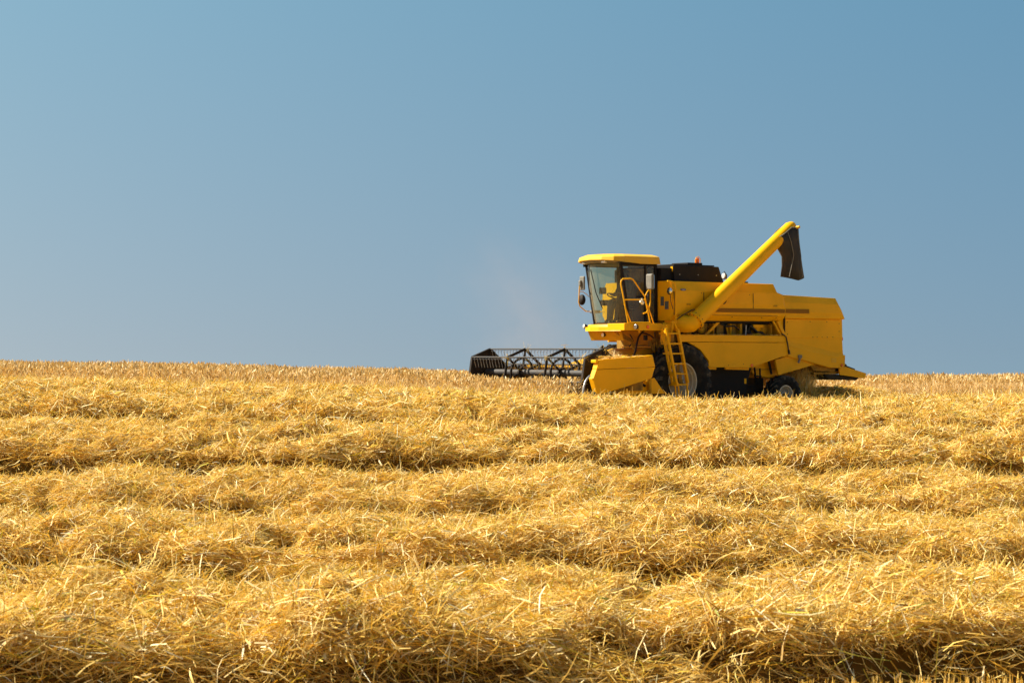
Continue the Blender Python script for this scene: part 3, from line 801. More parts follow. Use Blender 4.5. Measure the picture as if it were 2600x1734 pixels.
# --- wheels
def tyre_prof(Rr, Rt, w):
    h = w / 2
    return [(Rr, -h * 0.62), (Rr + 0.03, -h * 0.80), ((Rr + Rt) / 2, -h * 1.0), (Rt * 0.90, -h * 0.97), (Rt * 0.935, -h * 0.80), (Rt * 0.945, 0),
            (Rt * 0.935, h * 0.80), (Rt * 0.90, h * 0.97), ((Rr + Rt) / 2, h * 1.0), (Rr + 0.03, h * 0.80), (Rr, h * 0.62)]
def wheel(x, y, z, Rr, Rt, w, nl, s_, rot=0.0):
    W = bpy.data.objects.new('wheel', None); COL.objects.link(W); W.parent = HARV; W.location = (x, y, z); W.rotation_euler = (0, rot, 0)
    MB().lathe(tyre_prof(Rr, Rt, w), (0, 0, 0), 'y', 64, True, False).build('tyre', 'rubber', W, 0)
    lg = MB()
    h = w / 2
    for k in range(nl):
        for side in (1, -1):
            a0 = 2 * math.pi * (k + (0.5 if side > 0 else 0)) / nl
            sweep = 0.34 * 22 / nl
            rings = []
            for q in range(6):
                f = q / 5
                yy = side * (0.02 + f * (h * 0.99 - 0.02)) if f < 0.99 else side * h * 0.99
                a = a0 + sweep * f
                rt = Rt if f < 0.9 else Rt * 0.955
                hw = (0.20 + 0.10 * f) * (2 * math.pi / nl) * 0.5
                rb = Rt * 0.925 if f < 0.7 else (Rt * 0.90 if f < 0.9 else Rt * 0.80)
                rings.append([((rt) * math.cos(a - hw), yy, (rt) * math.sin(a - hw)), ((rt) * math.cos(a + hw), yy, (rt) * math.sin(a + hw)),
                              (rb * math.cos(a + hw * 1.3), yy, rb * math.sin(a + hw * 1.3)), (rb * math.cos(a - hw * 1.3), yy, rb * math.sin(a - hw * 1.3))])
            lg.loft(rings)
    lg.build('tread', 'lug', W, 0.006)
    o = s_
    rim = MB(); rim.lathe([(Rr + 0.012, o * w * 0.32), (Rr + 0.012, o * w * 0.345), (Rr - 0.018, o * w * 0.345), (Rr - 0.026, o * w * 0.18), (Rr - 0.045, o * w * 0.16), (Rr - 0.05, -o * w * 0.1)], (0, 0, 0), 'y', 56, False, False)
    rim.lathe([(Rr + 0.01, -o * w * 0.30), (Rr + 0.01, -o * w * 0.34), (0.05, -o * w * 0.13)], (0, 0, 0), 'y', 48, True, False)
    r_ = rim.build('rim', 'rim', W, 0)
    dk = MB(); dk.lathe([(Rr - 0.048, o * w * 0.08), (Rr - 0.075, o * w * 0.07), (Rr - 0.085, -o * w * 0.02), (Rr - 0.125, -o * w * 0.04), (Rr - 0.14, -o * w * 0.12),
                         (Rr * 0.45, -o * w * 0.10), (Rr * 0.38, o * w * 0.08), (0.06, o * w * 0.10), (0.001, o * w * 0.10)], (0, 0, 0), 'y', 56, False)
    dk.build('disc', 'rim_inner', W, 0)
    for k in range(8):
        a = 2 * math.pi * k / 8 + 0.2
        MB().lathe([(0.018, o * w * 0.10), (0.016, o * w * 0.15)], (Rr * 0.28 * math.cos(a), 0, Rr * 0.28 * math.sin(a)), 'y', 8).build('wheel_nut', 'steel', r_, 0)
    MB().lathe([(Rr * 0.18, o * w * 0.10), (Rr * 0.17, o * w * 0.20), (Rr * 0.1, o * w * 0.22)], (0, 0, 0), 'y', 24).build('hub', 'yellow_dark', r_, 0)
    return W
wheel(0.05, 1.16, 0.87, 0.45, 0.90, 0.58, 20, 1, 0.1)
wheel(0.05, -1.16, 0.87, 0.45, 0.90, 0.58, 20, -1, 0.25)
wheel(-3.5, 1.12, 0.49, 0.245, 0.50, 0.40, 16, 1, 0.1)
wheel(-3.5, -1.12, 0.49, 0.245, 0.50, 0.40, 16, -1, 0.3)
MB().prism([(0.08, 1.82), (-0.42, 1.82), (-0.46, 1.66), (-0.1, 1.80)], 0.9, 1.28).build('mudguard', 'black')

# --- cab
cab = bpy.data.objects.new('cab', None); COL.objects.link(cab); cab.parent = HARV
BOT = [(1.22, 0.76), (1.32, 0.55), (1.37, 0.25), (1.37, -0.05), (1.31, -0.32), (1.13, -0.62)]
TOP = [(1.49, 0.76), (1.60, 0.52), (1.64, 0.22), (1.63, -0.08), (1.56, -0.36), (1.40, -0.62)]
def cabring(z, f, off=0.0): return [(a[0] + (b[0] - a[0]) * f + off, a[1] + (b[1] - a[1]) * f, z) for a, b in zip(BOT, TOP)]
ws = MB(); rr = []
for k in range(7):
    f = k / 6; bow = 0.03 * math.sin(math.pi * f)
    sag = 0.03 * (1 - f)
    rr.append([(p[0] + bow, p[1], p[2] - sag * (1 - ((p[1] - 0.05) / 0.7) ** 2)) for p in cabring(2.225 + 1.45 * f, f)])
ws.loft(rr, False, False, True)
ws.build('windshield', 'glass', cab, 0)
seal = MB(); seal.tube([(p[0] + 0.012, p[1], p[2] - 0.01) for p in rr[0]], 0.022, 8)
seal.build('windshield_seal', 'grey', cab, 0)
fr_ = MB()
for y, k in ((0.765, 0), (-0.625, 5)):
    fr_.beam((BOT[k][0], y, 2.22), (TOP[k][0], y, 3.68), 0.05, 0.07, (1, 0, 0))
    fr_.beam((0.38, y, 2.22), (0.40, y, 3.68), 0.05, 0.08, (1, 0, 0))
    if y > 0: fr_.beam((0.72, y, 2.22), (0.72, y, 3.68), 0.05, 0.05, (1, 0, 0))
    fr_.beam((0.38, y, 2.23), (1.24, y, 2.23), 0.05, 0.05); fr_.beam((0.38, y, 3.67), (1.49, y, 3.67), 0.05, 0.06)
fr_.build('frame', 'black', cab)
MB().add([(0.76, 0.76, 2.27), (1.20, 0.76, 2.27), (1.45, 0.76, 3.63), (0.76, 0.76, 3.63)], [(0, 1, 2, 3)]).build('door_glass', 'glass', cab, 0)
MB().add([(0.42, 0.76, 2.27), (0.69, 0.76, 2.27), (0.69, 0.76, 3.63), (0.42, 0.76, 3.63)], [(0, 1, 2, 3)]).build('rear_glass', 'glass', cab, 0)
MB().add([(0.42, -0.62, 2.27), (1.17, -0.62, 2.27), (1.42, -0.62, 3.63), (0.42, -0.62, 3.63)], [(0, 1, 2, 3)]).build('side_glass', 'glass', cab, 0)
MB().prism([(0.42, 2.22), (1.14, 2.22), (1.15, 2.30), (0.42, 2.30)], -0.645, -0.605).build('side_panel', 'yellow_dark', cab, 0)
MB().beam((0.80, 0.775, 2.9), (1.0, 0.775, 2.9), 0.03, 0.03).build('door_handle', 'black', cab)
# roof
RP = [(0.27, 0.84), (0.9, 0.86), (1.42, 0.85), (1.66, 0.72), (1.80, 0.42), (1.84, 0.0), (1.78, -0.42), (1.62, -0.70), (1.40, -0.80), (0.9, -0.82), (0.27, -0.80)]
def roofring(z, k, dx=0.0, lift=0.0):
    out = []
    for a, b_ in RP:
        x = 0.95 + (a - 0.95) * k[0] + dx; y = b_ * k[1]
        out.append((x, y, z + lift * max(0, (a - 1.2)) / 0.6))
    return out
roof = MB().loft([roofring(3.685, (0.99, 0.99), 0, 0.09), roofring(3.86, (0.965, 0.955), 0, -0.005), roofring(3.915, (0.80, 0.76), 0, 0.0), roofring(3.93, (0.5, 0.45), 0, 0.0)], True, True, False)
rf = roof.build('roof', 'yellow_dusty', cab, 0.022)
MB().loft([roofring(3.66, (0.85, 0.85), 0, 0.05), roofring(3.705, (0.955, 0.955), 0, 0.085)], True, True, False).build('roof_lining', 'grey', rf, 0)
for y, x in ((0.36, 1.66), (-0.44, 1.60)):
    MB().box(x - 0.03, x + 0.05, y - 0.07, y + 0.07, 3.70, 3.755).build('roof_lamp', 'lens', rf, 0.01)
# interior
ci = bpy.data.objects.new('seat', None); COL.objects.link(ci); ci.parent = cab
MB().box(0.50, 0.95, -0.18, 0.30, 2.62, 2.74).build('cushion', 'seat', ci, 0.03)
MB().prism([(0.50, 2.70), (0.62, 2.70), (0.54, 3.30), (0.44, 3.30)], -0.17, 0.29).build('backrest', 'seat', ci, 0.03)
MB().box(0.6, 0.85, -0.05, 0.17, 2.24, 2.62).build('pedestal', 'dark', ci, 0.01)
MB().tube([(1.22, 0.06, 2.24), (1.10, 0.06, 2.86)], 0.045, 10).build('steering_column', 'dark', cab, 0)
sw = MB(); cs = Vector((1.08, 0.06, 2.92)); ax = Vector((-0.35, 0, 0.94)).normalized(); a1 = ax.cross(Vector((0, 1, 0))).normalized()
sw.tube([tuple(cs + (a1 * math.cos(q) + Vector((0, 1, 0)) * math.sin(q)) * 0.19) for q in np.linspace(0, 2 * math.pi, 25)], 0.015, 6)
sw.beam(tuple(cs - Vector((0, 0.18, 0))), tuple(cs + Vector((0, 0.18, 0))), 0.03, 0.02)
sw.build('steering_wheel', 'dark', cab, 0)
MB().box(0.75, 1.15, -0.42, -0.28, 2.70, 2.84).build('armrest_console', 'dark', cab, 0.02)
MB().box(1.10, 1.20, -0.40, -0.22, 2.98, 3.14).build('monitor', 'dark', cab, 0.02)
MB().box(0.34, 1.30, -0.60, 0.74, 2.18, 2.225).build('floor', 'dark', cab, 0)

# --- cab platform and skirt
pf = MB()
plan = [(0.75, 1.40), (1.88, 1.40), (1.90, 0.95), (1.52, 0.80), (1.56, 0.45), (1.58, 0.05), (1.52, -0.35), (1.36, -0.72), (1.20, -0.92), (0.26, -0.92), (0.26, 0.80), (0.75, 0.80)]
pf.loft([[(a, b_, 2.095) for a, b_ in plan], [(a, b_, 2.18) for a, b_ in plan]])
plat = pf.build('platform', 'yellow', bevel=0.012)
fb = MB()
fpl = [(1.52, 0.80), (1.56, 0.45), (1.58, 0.05), (1.52, -0.35), (1.36, -0.72), (1.20, -0.92)]
fb.loft([[(a + 0.004, b_, 2.08) for a, b_ in fpl], [(a - 0.10, b_, 2.24) for a, b_ in fpl]], False, False, True)
fb.build('front_band', 'yellow', plat, 0)

MB().box(0.76, 1.90, 1.385, 1.412, 2.085, 2.26).build('side_band', 'yellow', plat)
MB().box(1.885, 1.91, 0.78, 1.40, 2.085, 2.25).build('front_band', 'yellow', plat)
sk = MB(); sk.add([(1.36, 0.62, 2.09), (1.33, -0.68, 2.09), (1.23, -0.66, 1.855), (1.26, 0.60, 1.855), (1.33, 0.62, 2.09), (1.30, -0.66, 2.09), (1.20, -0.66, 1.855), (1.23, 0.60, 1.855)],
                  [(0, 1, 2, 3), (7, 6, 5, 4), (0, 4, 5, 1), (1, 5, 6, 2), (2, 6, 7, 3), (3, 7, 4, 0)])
skirt = sk.build('front_skirt', 'yellow_shade_mid', plat)
def lamp(x, y, z, parent, r=0.065, az=0.0):
    L_ = bpy.data.objects.new('headlight', None); COL.objects.link(L_); L_.parent = parent; L_.location = (x, y, z); L_.rotation_euler = (0, 0, az)
    MB().lathe([(0.02, -0.09), (r * 0.8, -0.05), (r, 0), (r * 0.94, 0.008)], (0, 0, 0), 'x', 24).build('housing', 'black', L_, 0)
    MB().lathe([(r * 0.88, 0.009), (r * 0.6, 0.022), (0.005, 0.027)], (0, 0, 0), 'x', 24).build('lens', 'lens', L_, 0)
lamp(1.62, 1.46, 2.17, plat, 0.065, 0.1)
lamp(1.35, -0.78, 2.20, plat, 0.062, -0.2)
lamp(1.36, -0.05, 1.99, plat, 0.055)
MB().box(1.24, 1.17, 1.412, 1.44, 2.13, 2.21).build('indicator', 'orange', plat, 0.01)
MB().tube([(1.50, 1.43, 2.12), (1.48, 1.43, 2.03)], 0.02, 8).build('lamp_stalk', 'yellow', plat, 0)
# under the cab: brackets, front wall, feeder
uc = MB(); uc.beam((1.40, 0.45, 2.07), (0.98, 0.60, 1.83), 0.06, 0.09); uc.beam((1.05, 0.60, 1.86), (0.92, 0.60, 1.62), 0.05, 0.06)
uc.build('support_arm', 'yellow_dark')
MB().box(0.252, 0.30, -0.56, 0.62, 1.74, 2.09).build('feeder_cover', 'yellow_shade_mid', bevel=0.01)
MB().box(0.24, 0.34, -0.58, 0.64, 1.675, 1.715).build('cover_lip', 'yellow', bevel=0.005)
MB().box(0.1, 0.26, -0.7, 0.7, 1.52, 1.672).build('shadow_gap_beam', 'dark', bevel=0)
MB().prism([(0.28, 1.66), (0.62, 1.66), (2.05, 1.28), (2.05, 0.62), (0.28, 1.10)], -0.62, 0.72).build('feeder_house', 'yellow_shade_mid')
hs = MB()
hs.tube([(0.75, 0.75, 2.09), (0.85, 0.76, 2.02), (0.95, 0.78, 1.93), (1.02, 0.80, 1.76), (1.10, 0.85, 1.58), (1.25, 0.9, 1.42), (1.5, 0.95, 1.2)], 0.024, 8)
hs.tube([(0.80, 0.72, 2.03), (0.66, 0.74, 2.02), (0.50, 0.75, 1.95), (0.36, 0.75, 1.86), (0.25, 0.75, 1.72)], 0.018, 8)
hs.tube([(0.98, 0.5, 2.0), (0.95, 0.6, 1.85), (1.1, 0.62, 1.7)], 0.014, 6)
hs.tube([(0.45, 0.8, 2.05), (0.42, 0.8, 1.7), (0.38, 0.8, 1.4)], 0.014, 6)
hs.build('hydraulic_hoses', 'hose', bevel=0)
MB().box(0.60, 0.68, 0.64, 0.72, 1.86, 1.98).build('filter', 'hose', bevel=0.01)
pl_ = MB()
for k in range(7):
    pl_.box(0.32 + 0.05 * k, 0.36 + 0.05 * k, 0.78 + 0.03 * (k % 3), 0.9 + 0.02 * (k % 2), 1.6 + 0.05 * (k % 4), 1.75 + 0.04 * ((k * 3) % 5))
pl_.build('valve_block', 'yellow_dark', bevel=0.01)
# mirrors
mn = MB(); mn.box(1.08, 1.17, 1.30, 1.52, 3.05, 3.42)
mno = mn.build('mirror', 'grey', bevel=0.03)
MB().box(1.072, 1.079, 1.32, 1.50, 3.08, 3.39).build('mirror_glass', 'mirror', mno, 0)
mf = bpy.data.objects.new('mirror', None); COL.objects.link(mf); mf.parent = HARV
MB().box(1.06, 1.11, -1.27, -1.09, 3.10, 3.44).build('housing', 'grey', mf, 0.02)
MB().box(1.10, 1.16, -1.25, -1.17, 3.20, 3.34).build('bracket', 'grey', mf, 0.02)
MB().lathe([(0.02, -0.03), (0.13, -0.01), (0.13, 0.01), (0.0, 0.02)], (1.08, -1.20, 2.86), 'x', 24).build('round_mirror', 'black', mf, 0)
MB().tube([(1.14, -1.22, 3.22), (1.17, -1.22, 2.80), (1.13, -1.22, 2.70), (1.00, -1.15, 2.58), (0.95, -1.0, 2.57), (0.85, -0.62, 2.56)], 0.014, 8).build('mirror_arm', 'yellow_dusty', mf, 0)
MB().tube([(1.14, -1.22, 3.06), (1.05, -1.2, 3.06), (0.98, -1.15, 3.0), (0.93, -1.1, 2.93)], 0.009, 6).build('brace', 'yellow_dusty', mf, 0)
MB().box(0.85, 1.05, -0.95, -0.75, 2.53, 2.60).build('arm_bracket', 'grey', mf, 0.02)
wp = MB(); wp.tube([(1.73, -0.12, 3.66), (1.68, -0.20, 3.1), (1.62, -0.18, 2.95)], 0.010, 6); wp.tube([(1.70, -0.10, 3.55), (1.62, 0.0, 3.0), (1.50, 0.10, 2.62)], 0.012, 6)
wp.build('wiper', 'hose', cab, 0)

# --- railings and ladder
def rail(pts, r=0.016): return MB().tube(pts, r, 8)
Y = 1.40
rl = MB()
rl.tube([(1.76, Y, 2.10), (1.90, Y, 2.70), (2.02, Y, 3.17), (2.005, Y, 3.245), (1.96, Y, 3.285), (1.72, Y, 3.30), (1.66, Y, 3.285), (1.60, Y, 3.23), (1.28, Y, 2.885), (1.16, Y, 2.45), (1.07, Y, 2.10)], 0.017, 8)
rl.tube([(1.925, Y, 2.80), (1.26, Y, 2.81)], 0.015, 8)
rl.tube([(1.80, Y, 2.272), (1.11, Y, 2.272)], 0.015, 8)
rl.tube([(1.90, Y - 0.02, 2.70), (1.66, Y - 0.02, 2.20)], 0.014, 8)
rl.tube([(1.30, Y, 2.82), (1.16, Y - 0.03, 2.66), (1.02, Y - 0.05, 2.40), (0.96, Y - 0.05, 2.24)], 0.014, 8)
rl.tube([(1.24, Y - 0.03, 2.80), (1.12, Y - 0.03, 2.40), (1.02, Y - 0.03, 2.10)], 0.014, 8)
rl.build('railing', 'yellow', bevel=0)
ma = MB()
ma.tube([(1.11, Y, 3.12), (1.11, Y, 2.76), (1.13, Y, 2.66), (1.17, Y, 2.58), (1.23, Y, 2.51), (1.33, Y, 2.485)], 0.017, 8)
ma.tube([(1.28, Y, 2.885), (1.20, Y, 3.00), (1.17, Y, 3.03), (1.11, Y, 3.03)], 0.014, 8)
ma.build('mirror_arm', 'yellow', mno, 0)
MB().lathe([(0.0, 0), (0.10, 0.015), (0.10, 0.03), (0.0, 0.035)], (1.09, 1.36, 2.88), 'y', 20).build('round_mirror', 'hose', mno, 0)
gr = MB(); gr.beam((1.42, 1.41, 2.78), (1.34, 1.41, 2.72), 0.06, 0.07); gr.beam((1.38, 1.41, 2.84), (1.38, 1.41, 2.76), 0.03, 0.03)
gr.build('gate_latch', 'white')
rl2 = MB(); rl2.tube([(0.54, 1.36, 3.27), (0.40, 1.38, 3.255), (0.33, 1.38, 3.22), (0.285, 1.38, 3.10), (0.285, 1.38, 2.27)], 0.017, 8)
rl2.build('grab_rail', 'yellow', bevel=0)
ml = MB(); ml.lathe([(0.0, -0.012), (0.085, -0.01), (0.085, 0.012), (0.0, 0.014)], (0.44, 1.33, 3.03), 'x', 24)
mlo = ml.build('round_mirror', 'mirror', bevel=0, label='round bare mirror beside the grain tank')
MB().tube([(0.43, 1.33, 2.98), (0.42, 1.34, 2.80), (0.36, 1.36, 2.60)], 0.008, 6).build('mirror_arm', 'hose', mlo, 0)
MB().prism([(0.42, 3.27), (0.33, 3.27), (0.335, 2.65), (0.36, 2.72)], 1.24, 1.30).build('tank_sun_sliver', 'yellow', tank, 0)  # added wedge shaped like the sliver of sunlight on the tank front

LY = 1.52
def lx(z, top=0.86, bot=0.50): return bot + (top - bot) * (z - 0.78) / (2.18 - 0.78)
lad = bpy.data.objects.new('ladder', None); COL.objects.link(lad); lad.parent = HARV
Ls = MB()
for off in (0.0, 0.14):
    Ls.beam((lx(2.14), LY + off, 2.14), (lx(0.78), LY + off, 0.78), 0.055, 0.055, (1, 0, 0))
zs = [2.10, 2.02, 1.80, 1.73, 1.52, 1.45, 1.24, 1.17, 0.96, 0.90, 0.78]
for z0 in (2.06, 1.80, 1.55, 1.30, 1.05, 0.83):
    Ls.beam((lx(z0), LY + 0.01, z0), (lx(z0), LY + 0.13, z0), 0.045, 0.09)
Ls.build('stringer', 'yellow', lad, 0.004)
Rs = MB()
Rs.beam((0.36, LY, 2.12), (0.04, LY, 0.84), 0.08, 0.055, (1, 0, 0)); Rs.beam((0.42, LY - 0.1, 2.27), (0.46, LY - 0.1, 2.0), 0.03, 0.05, (1, 0, 0))
Rs.build('stringer', 'yellow', lad, 0.004)
hr = MB()
hr.tube([(0.80, LY, 2.12), (0.80, LY, 2.27), (0.77, LY, 2.27), (0.71, LY, 2.18), (0.69, LY, 2.02)], 0.018, 8)
hr.tube([(0.56, LY, 2.29), (0.50, LY, 2.30), (0.46, LY, 2.27), (0.38, LY, 2.13), (0.36, LY, 2.05)], 0.02, 8)
hr.build('handrail', 'yellow', lad, 0)
for z0 in (2.02, 1.775, 1.54, 1.30, 1.06, 0.80):
    xl = lx(z0) - 0.08; xr = 0.04 + 0.32 * (z0 - 0.84) / 1.28
    st = MB(); st.box(xr, xl + 0.07, LY - 0.16, LY + 0.03, z0 - 0.018, z0 + 0.018)
    st.build('step', 'yellow', lad, 0.003)
    if z0 < 1.9:
        kp = MB()
        dz = 0.235
        kp.box(xr + 0.05, xr + 0.15, LY - 0.175, LY - 0.16, z0 + 0.012, z0 + dz); kp.box(xl - 0.10, xl - 0.085, LY - 0.175, LY - 0.16, z0 + 0.012, z0 + dz)
        kp.box(xr, xl, LY - 0.176, LY - 0.161, z0 - 0.012, z0 + 0.05)
        kp.build('step_back', 'yellow_dark', lad, 0)
MB().box(0.36, 0.74, LY - 0.18, LY - 0.165, 1.80, 2.24).build('back_plate', 'yellow', lad, 0)
ls = MB(); ls.beam((0.44, LY, 0.80), (0.41, LY, 0.52), 0.03, 0.03, (1, 0, 0)); ls.beam((0.34, LY, 0.84), (0.31, LY, 0.52), 0.03, 0.03, (1, 0, 0)); ls.beam((0.07, LY, 0.86), (0.03, LY, 0.52), 0.03, 0.035, (1, 0, 0)); ls.box(0.03, 0.42, LY - 0.12, LY, 0.50, 0.525)
ls.build('lower_step', 'yellow', lad, 0)

# --- unloading auger
AY = 1.50
aug = bpy.data.objects.new('unloading_auger', None); COL.objects.link(aug); aug.parent = HARV
d = Vector((-3.447 + 0.34, 0, 4.71 - 2.42)).normalized()
p0 = Vector((-0.27, AY, 2.365)); p1 = Vector((-3.40, AY, 4.668))
MB().tube([tuple(p0), tuple(p0 + (p1 - p0) * 0.5), tuple(p1)], 0.195, 32, True, 0.156).build('pipe', 'yellow', aug, 0)
MB().tube([tuple(p0 - d * 0.09), tuple(p0 - d * 0.03)], 0.235, 32).build('flange', 'yellow', aug, 0.004)
for k in range(12):
    a = 2 * math.pi * k / 12; q = d.cross(Vector((0, 1, 0))).normalized()
    c_ = p0 + (q * math.cos(a) + Vector((0, 1, 0)) * math.sin(a)) * 0.217
    MB().tube([tuple(c_ - d * 0.11), tuple(c_ + d * 0.0)], 0.011, 6).build('bolt', 'dark', aug, 0)
el = MB(); el.tube([tuple(p0 - d * 0.08), tuple(p0 - d * 0.20), (-0.02, 1.40, 2.25), (0.04, 1.20, 2.27), (0.05, 0.95, 2.30)], 0.19, 24, True, 0.23)
el.build('elbow', 'yellow', aug, 0)
MB().tube([(0.25, 1.32, 2.33), (0.10, 1.42, 2.46), (-0.15, 1.45, 2.58), (-0.25, 1.45, 2.60)], 0.012, 6).build('hydraulic_line', 'hose', aug, 0)
# end cap with knob
MB().tube([tuple(p1), tuple(p1 + d * 0.05), tuple(p1 + d * 0.11), tuple(p1 + d * 0.14)], 0.158, 32, True, 0.09).build('end_cap', 'yellow', aug, 0)
kx = p1 + d * 0.02
MB().tube([(kx.x - 0.02, AY + 0.12, kx.z - 0.02), (kx.x - 0.06, AY + 0.26, kx.z)], 0.035, 12).build('knob', 'yellow', aug, 0.004)
# rubber spout: a flattened bag hung over the end of the pipe
def bag(cx, z, a, b_, tw=0.0, n=40, pleat=0.0, drop=0.0, ex=0.7, strap=False):
    out = []
    for k in range(n):
        A = 2 * math.pi * k / n
        r_ = 1 + pleat * (0.4 * math.cos(4 * A) - abs(math.sin(2.5 * A + 0.4)) + 0.5)
        ca, sa = math.cos(A), math.sin(A)
        ca = math.copysign(abs(ca) ** ex, ca); sa = math.copysign(abs(sa) ** ex, sa)
        if strap:
            xx = cx + a * ca
            out.append((xx, AY + b_ * sa, 4.41 + 0.25 * min(1.0, max(0.0, (-2.9 - xx) / 0.34)))); continue
        out.append((cx + a * r_ * ca, AY + b_ * r_ * sa, z + tw * ca - drop * max(0, sa) * (1 - 0.5 * abs(ca - 0.1))))
    return out
bg_ = MB()
bg_.loft([bag(-3.25, 4.535, 0.36, 0.205, strap=True), bag(-3.31, 4.31, 0.345, 0.21, -0.11, pleat=0.02, ex=0.9), bag(-3.44, 3.98, 0.30, 0.21, -0.04, pleat=0.05, ex=1.2), bag(-3.48, 3.72, 0.345, 0.21, 0.0, pleat=0.05, ex=1.4),
          bag(-3.495, 3.44, 0.405, 0.22, 0.0, pleat=0.05, drop=0.09, ex=1.5)], True, False, True)
bo = bg_.build('rubber_spout', 'cloth', aug, 0)
sd2 = bo.modifiers.new('thick', 'SOLIDIFY'); sd2.thickness = 0.012
MB().tube([bag(-3.25, 4.54, 0.362, 0.21, strap=True)[k % 40] for k in range(41)], 0.012, 6).build('spout_band', 'grey', aug, 0)

sm2 = MB()
sm2.tube([(-3.10, AY + 0.215, 4.56), (-3.22, AY + 0.225, 4.3), (-3.30, AY + 0.235, 3.98), (-3.25, AY + 0.215, 3.72), (-3.20, AY + 0.18, 3.44)], 0.009, 6)
sm2.tube([(-3.46, AY + 0.215, 4.60), (-3.50, AY + 0.225, 4.3), (-3.56, AY + 0.225, 3.98), (-3.60, AY + 0.21, 3.72), (-3.64, AY + 0.19, 3.42)], 0.007, 6)
sm2.build('seam', 'grey', bo, 0)
# --- header
hd = bpy.data.objects.new('grain_header', None); COL.objects.link(hd); hd.parent = HARV
MB().box(1.98, 2.04, -2.22, 2.45, 0.50, 1.20).build('back_wall', 'yellow_shade_mid', hd)
MB().box(1.96, 2.08, -2.22, 2.45, 1.20, 1.26).build('top_beam', 'yellow_shade_mid', hd)
MB().box(2.04, 3.45, -2.22, 2.45, 0.46, 0.50).build('floor', 'yellow_dark', hd)
af = MB(); af.tube([(2.55, -2.2, 0.92), (2.55, 2.4, 0.92)], 0.16, 20)
for hand, ya, yb in ((1, -2.2, -0.5), (-1, 2.4, 0.5)):
    N = 60; r0, r1 = [], []
    for k in range(N + 1):
        A = hand * 2 * math.pi * 3.5 * k / N; y = ya + (yb - ya) * k / N
        r0.append((2.55 + 0.15 * math.cos(A), y, 0.92 + 0.15 * math.sin(A))); r1.append((2.55 + 0.30 * math.cos(A), y, 0.92 + 0.30 * math.sin(A)))
    af.add(r0 + r1, [(k, k + 1, k + N + 2, k + N + 1) for k in range(N)], True)
af.build('feed_auger', 'yellow_dark', hd, 0)
ct = MB(); ct.box(3.44, 3.52, -2.25, 2.5, 0.47, 0.50)
for k in range(62):
    y = -2.20 + k * 0.076
    ct.add([(3.52, y - 0.018, 0.475), (3.52, y + 0.018, 0.475), (3.64, y, 0.47), (3.52, y, 0.51)], [(0, 1, 2), (0, 2, 3), (1, 3, 2), (0, 3, 1)])
ct.build('cutter_bar', 'dark', hd, 0)
def divider(s_):
    a, b_ = 2.44 * s_, 2.60 * s_
    if s_ < 0:
        dv = MB(); dv.prism([(3.45, 1.20), (2.08, 1.26), (2.05, 0.55), (3.50, 0.50)], -2.22, -2.26)
        p = dv.build('crop_divider', 'black_reel', hd, 0.01)
        dv = MB(); dv.prism([(3.50, 0.70), (4.0, 0.45), (3.50, 0.45)], -2.22, -2.26); dv.build('point', 'black_reel', p, 0.01)
        return p
    dv = MB(); dv.prism([(3.66, 1.405), (2.08, 1.508), (2.00, 1.245), (3.735, 1.195)], a, b_)
    p = dv.build('crop_divider', 'yellow', hd, 0.01)
    dv = MB(); dv.prism([(3.737, 1.187), (2.002, 1.236), (2.11, 0.98), (3.30, 0.70), (3.70, 0.62), (3.83, 0.98)], a, b_ - 0.003 * s_)
    dv.build('lower_shield', 'yellow', p, 0.01)
    MB().box(3.66, 3.74, 2.40 * s_, 2.58 * s_, 1.34, 1.41).build('front_lip', 'yellow', p, 0.01)
    dv = MB(); dv.prism([(3.70, 0.70), (4.30, 0.42), (3.70, 0.40)], 2.46 * s_, 2.56 * s_); dv.build('point', 'black', p, 0.01)
    rear = MB(); rear.prism([(1.80, 0.99), (1.48, 0.62), (3.0, 0.62)], 2.30 * s_, 2.34 * s_); rear.build('rear_shield', 'yellow', p, 0.006)
    MB().tube([(3.86, 2.52 * s_, 1.05), (3.95, 2.54 * s_, 1.0), (4.03, 2.56 * s_, 0.92), (4.09, 2.58 * s_, 0.80), (4.12, 2.58 * s_, 0.62)], 0.022, 8).build('guide_rod', 'steel', p, 0)
    rd = MB(); rd.tube([(1.95, 2.40 * s_, 1.05), (2.4, 2.40 * s_, 0.92), (3.0, 2.40 * s_, 0.74)], 0.05, 10); rd.box(2.2, 2.6, 2.28 * s_, 2.40 * s_, 0.70, 0.98)
    rd.build('drive_guard', 'yellow_dark', p, 0)
    return p
divider(1); divider(-1)
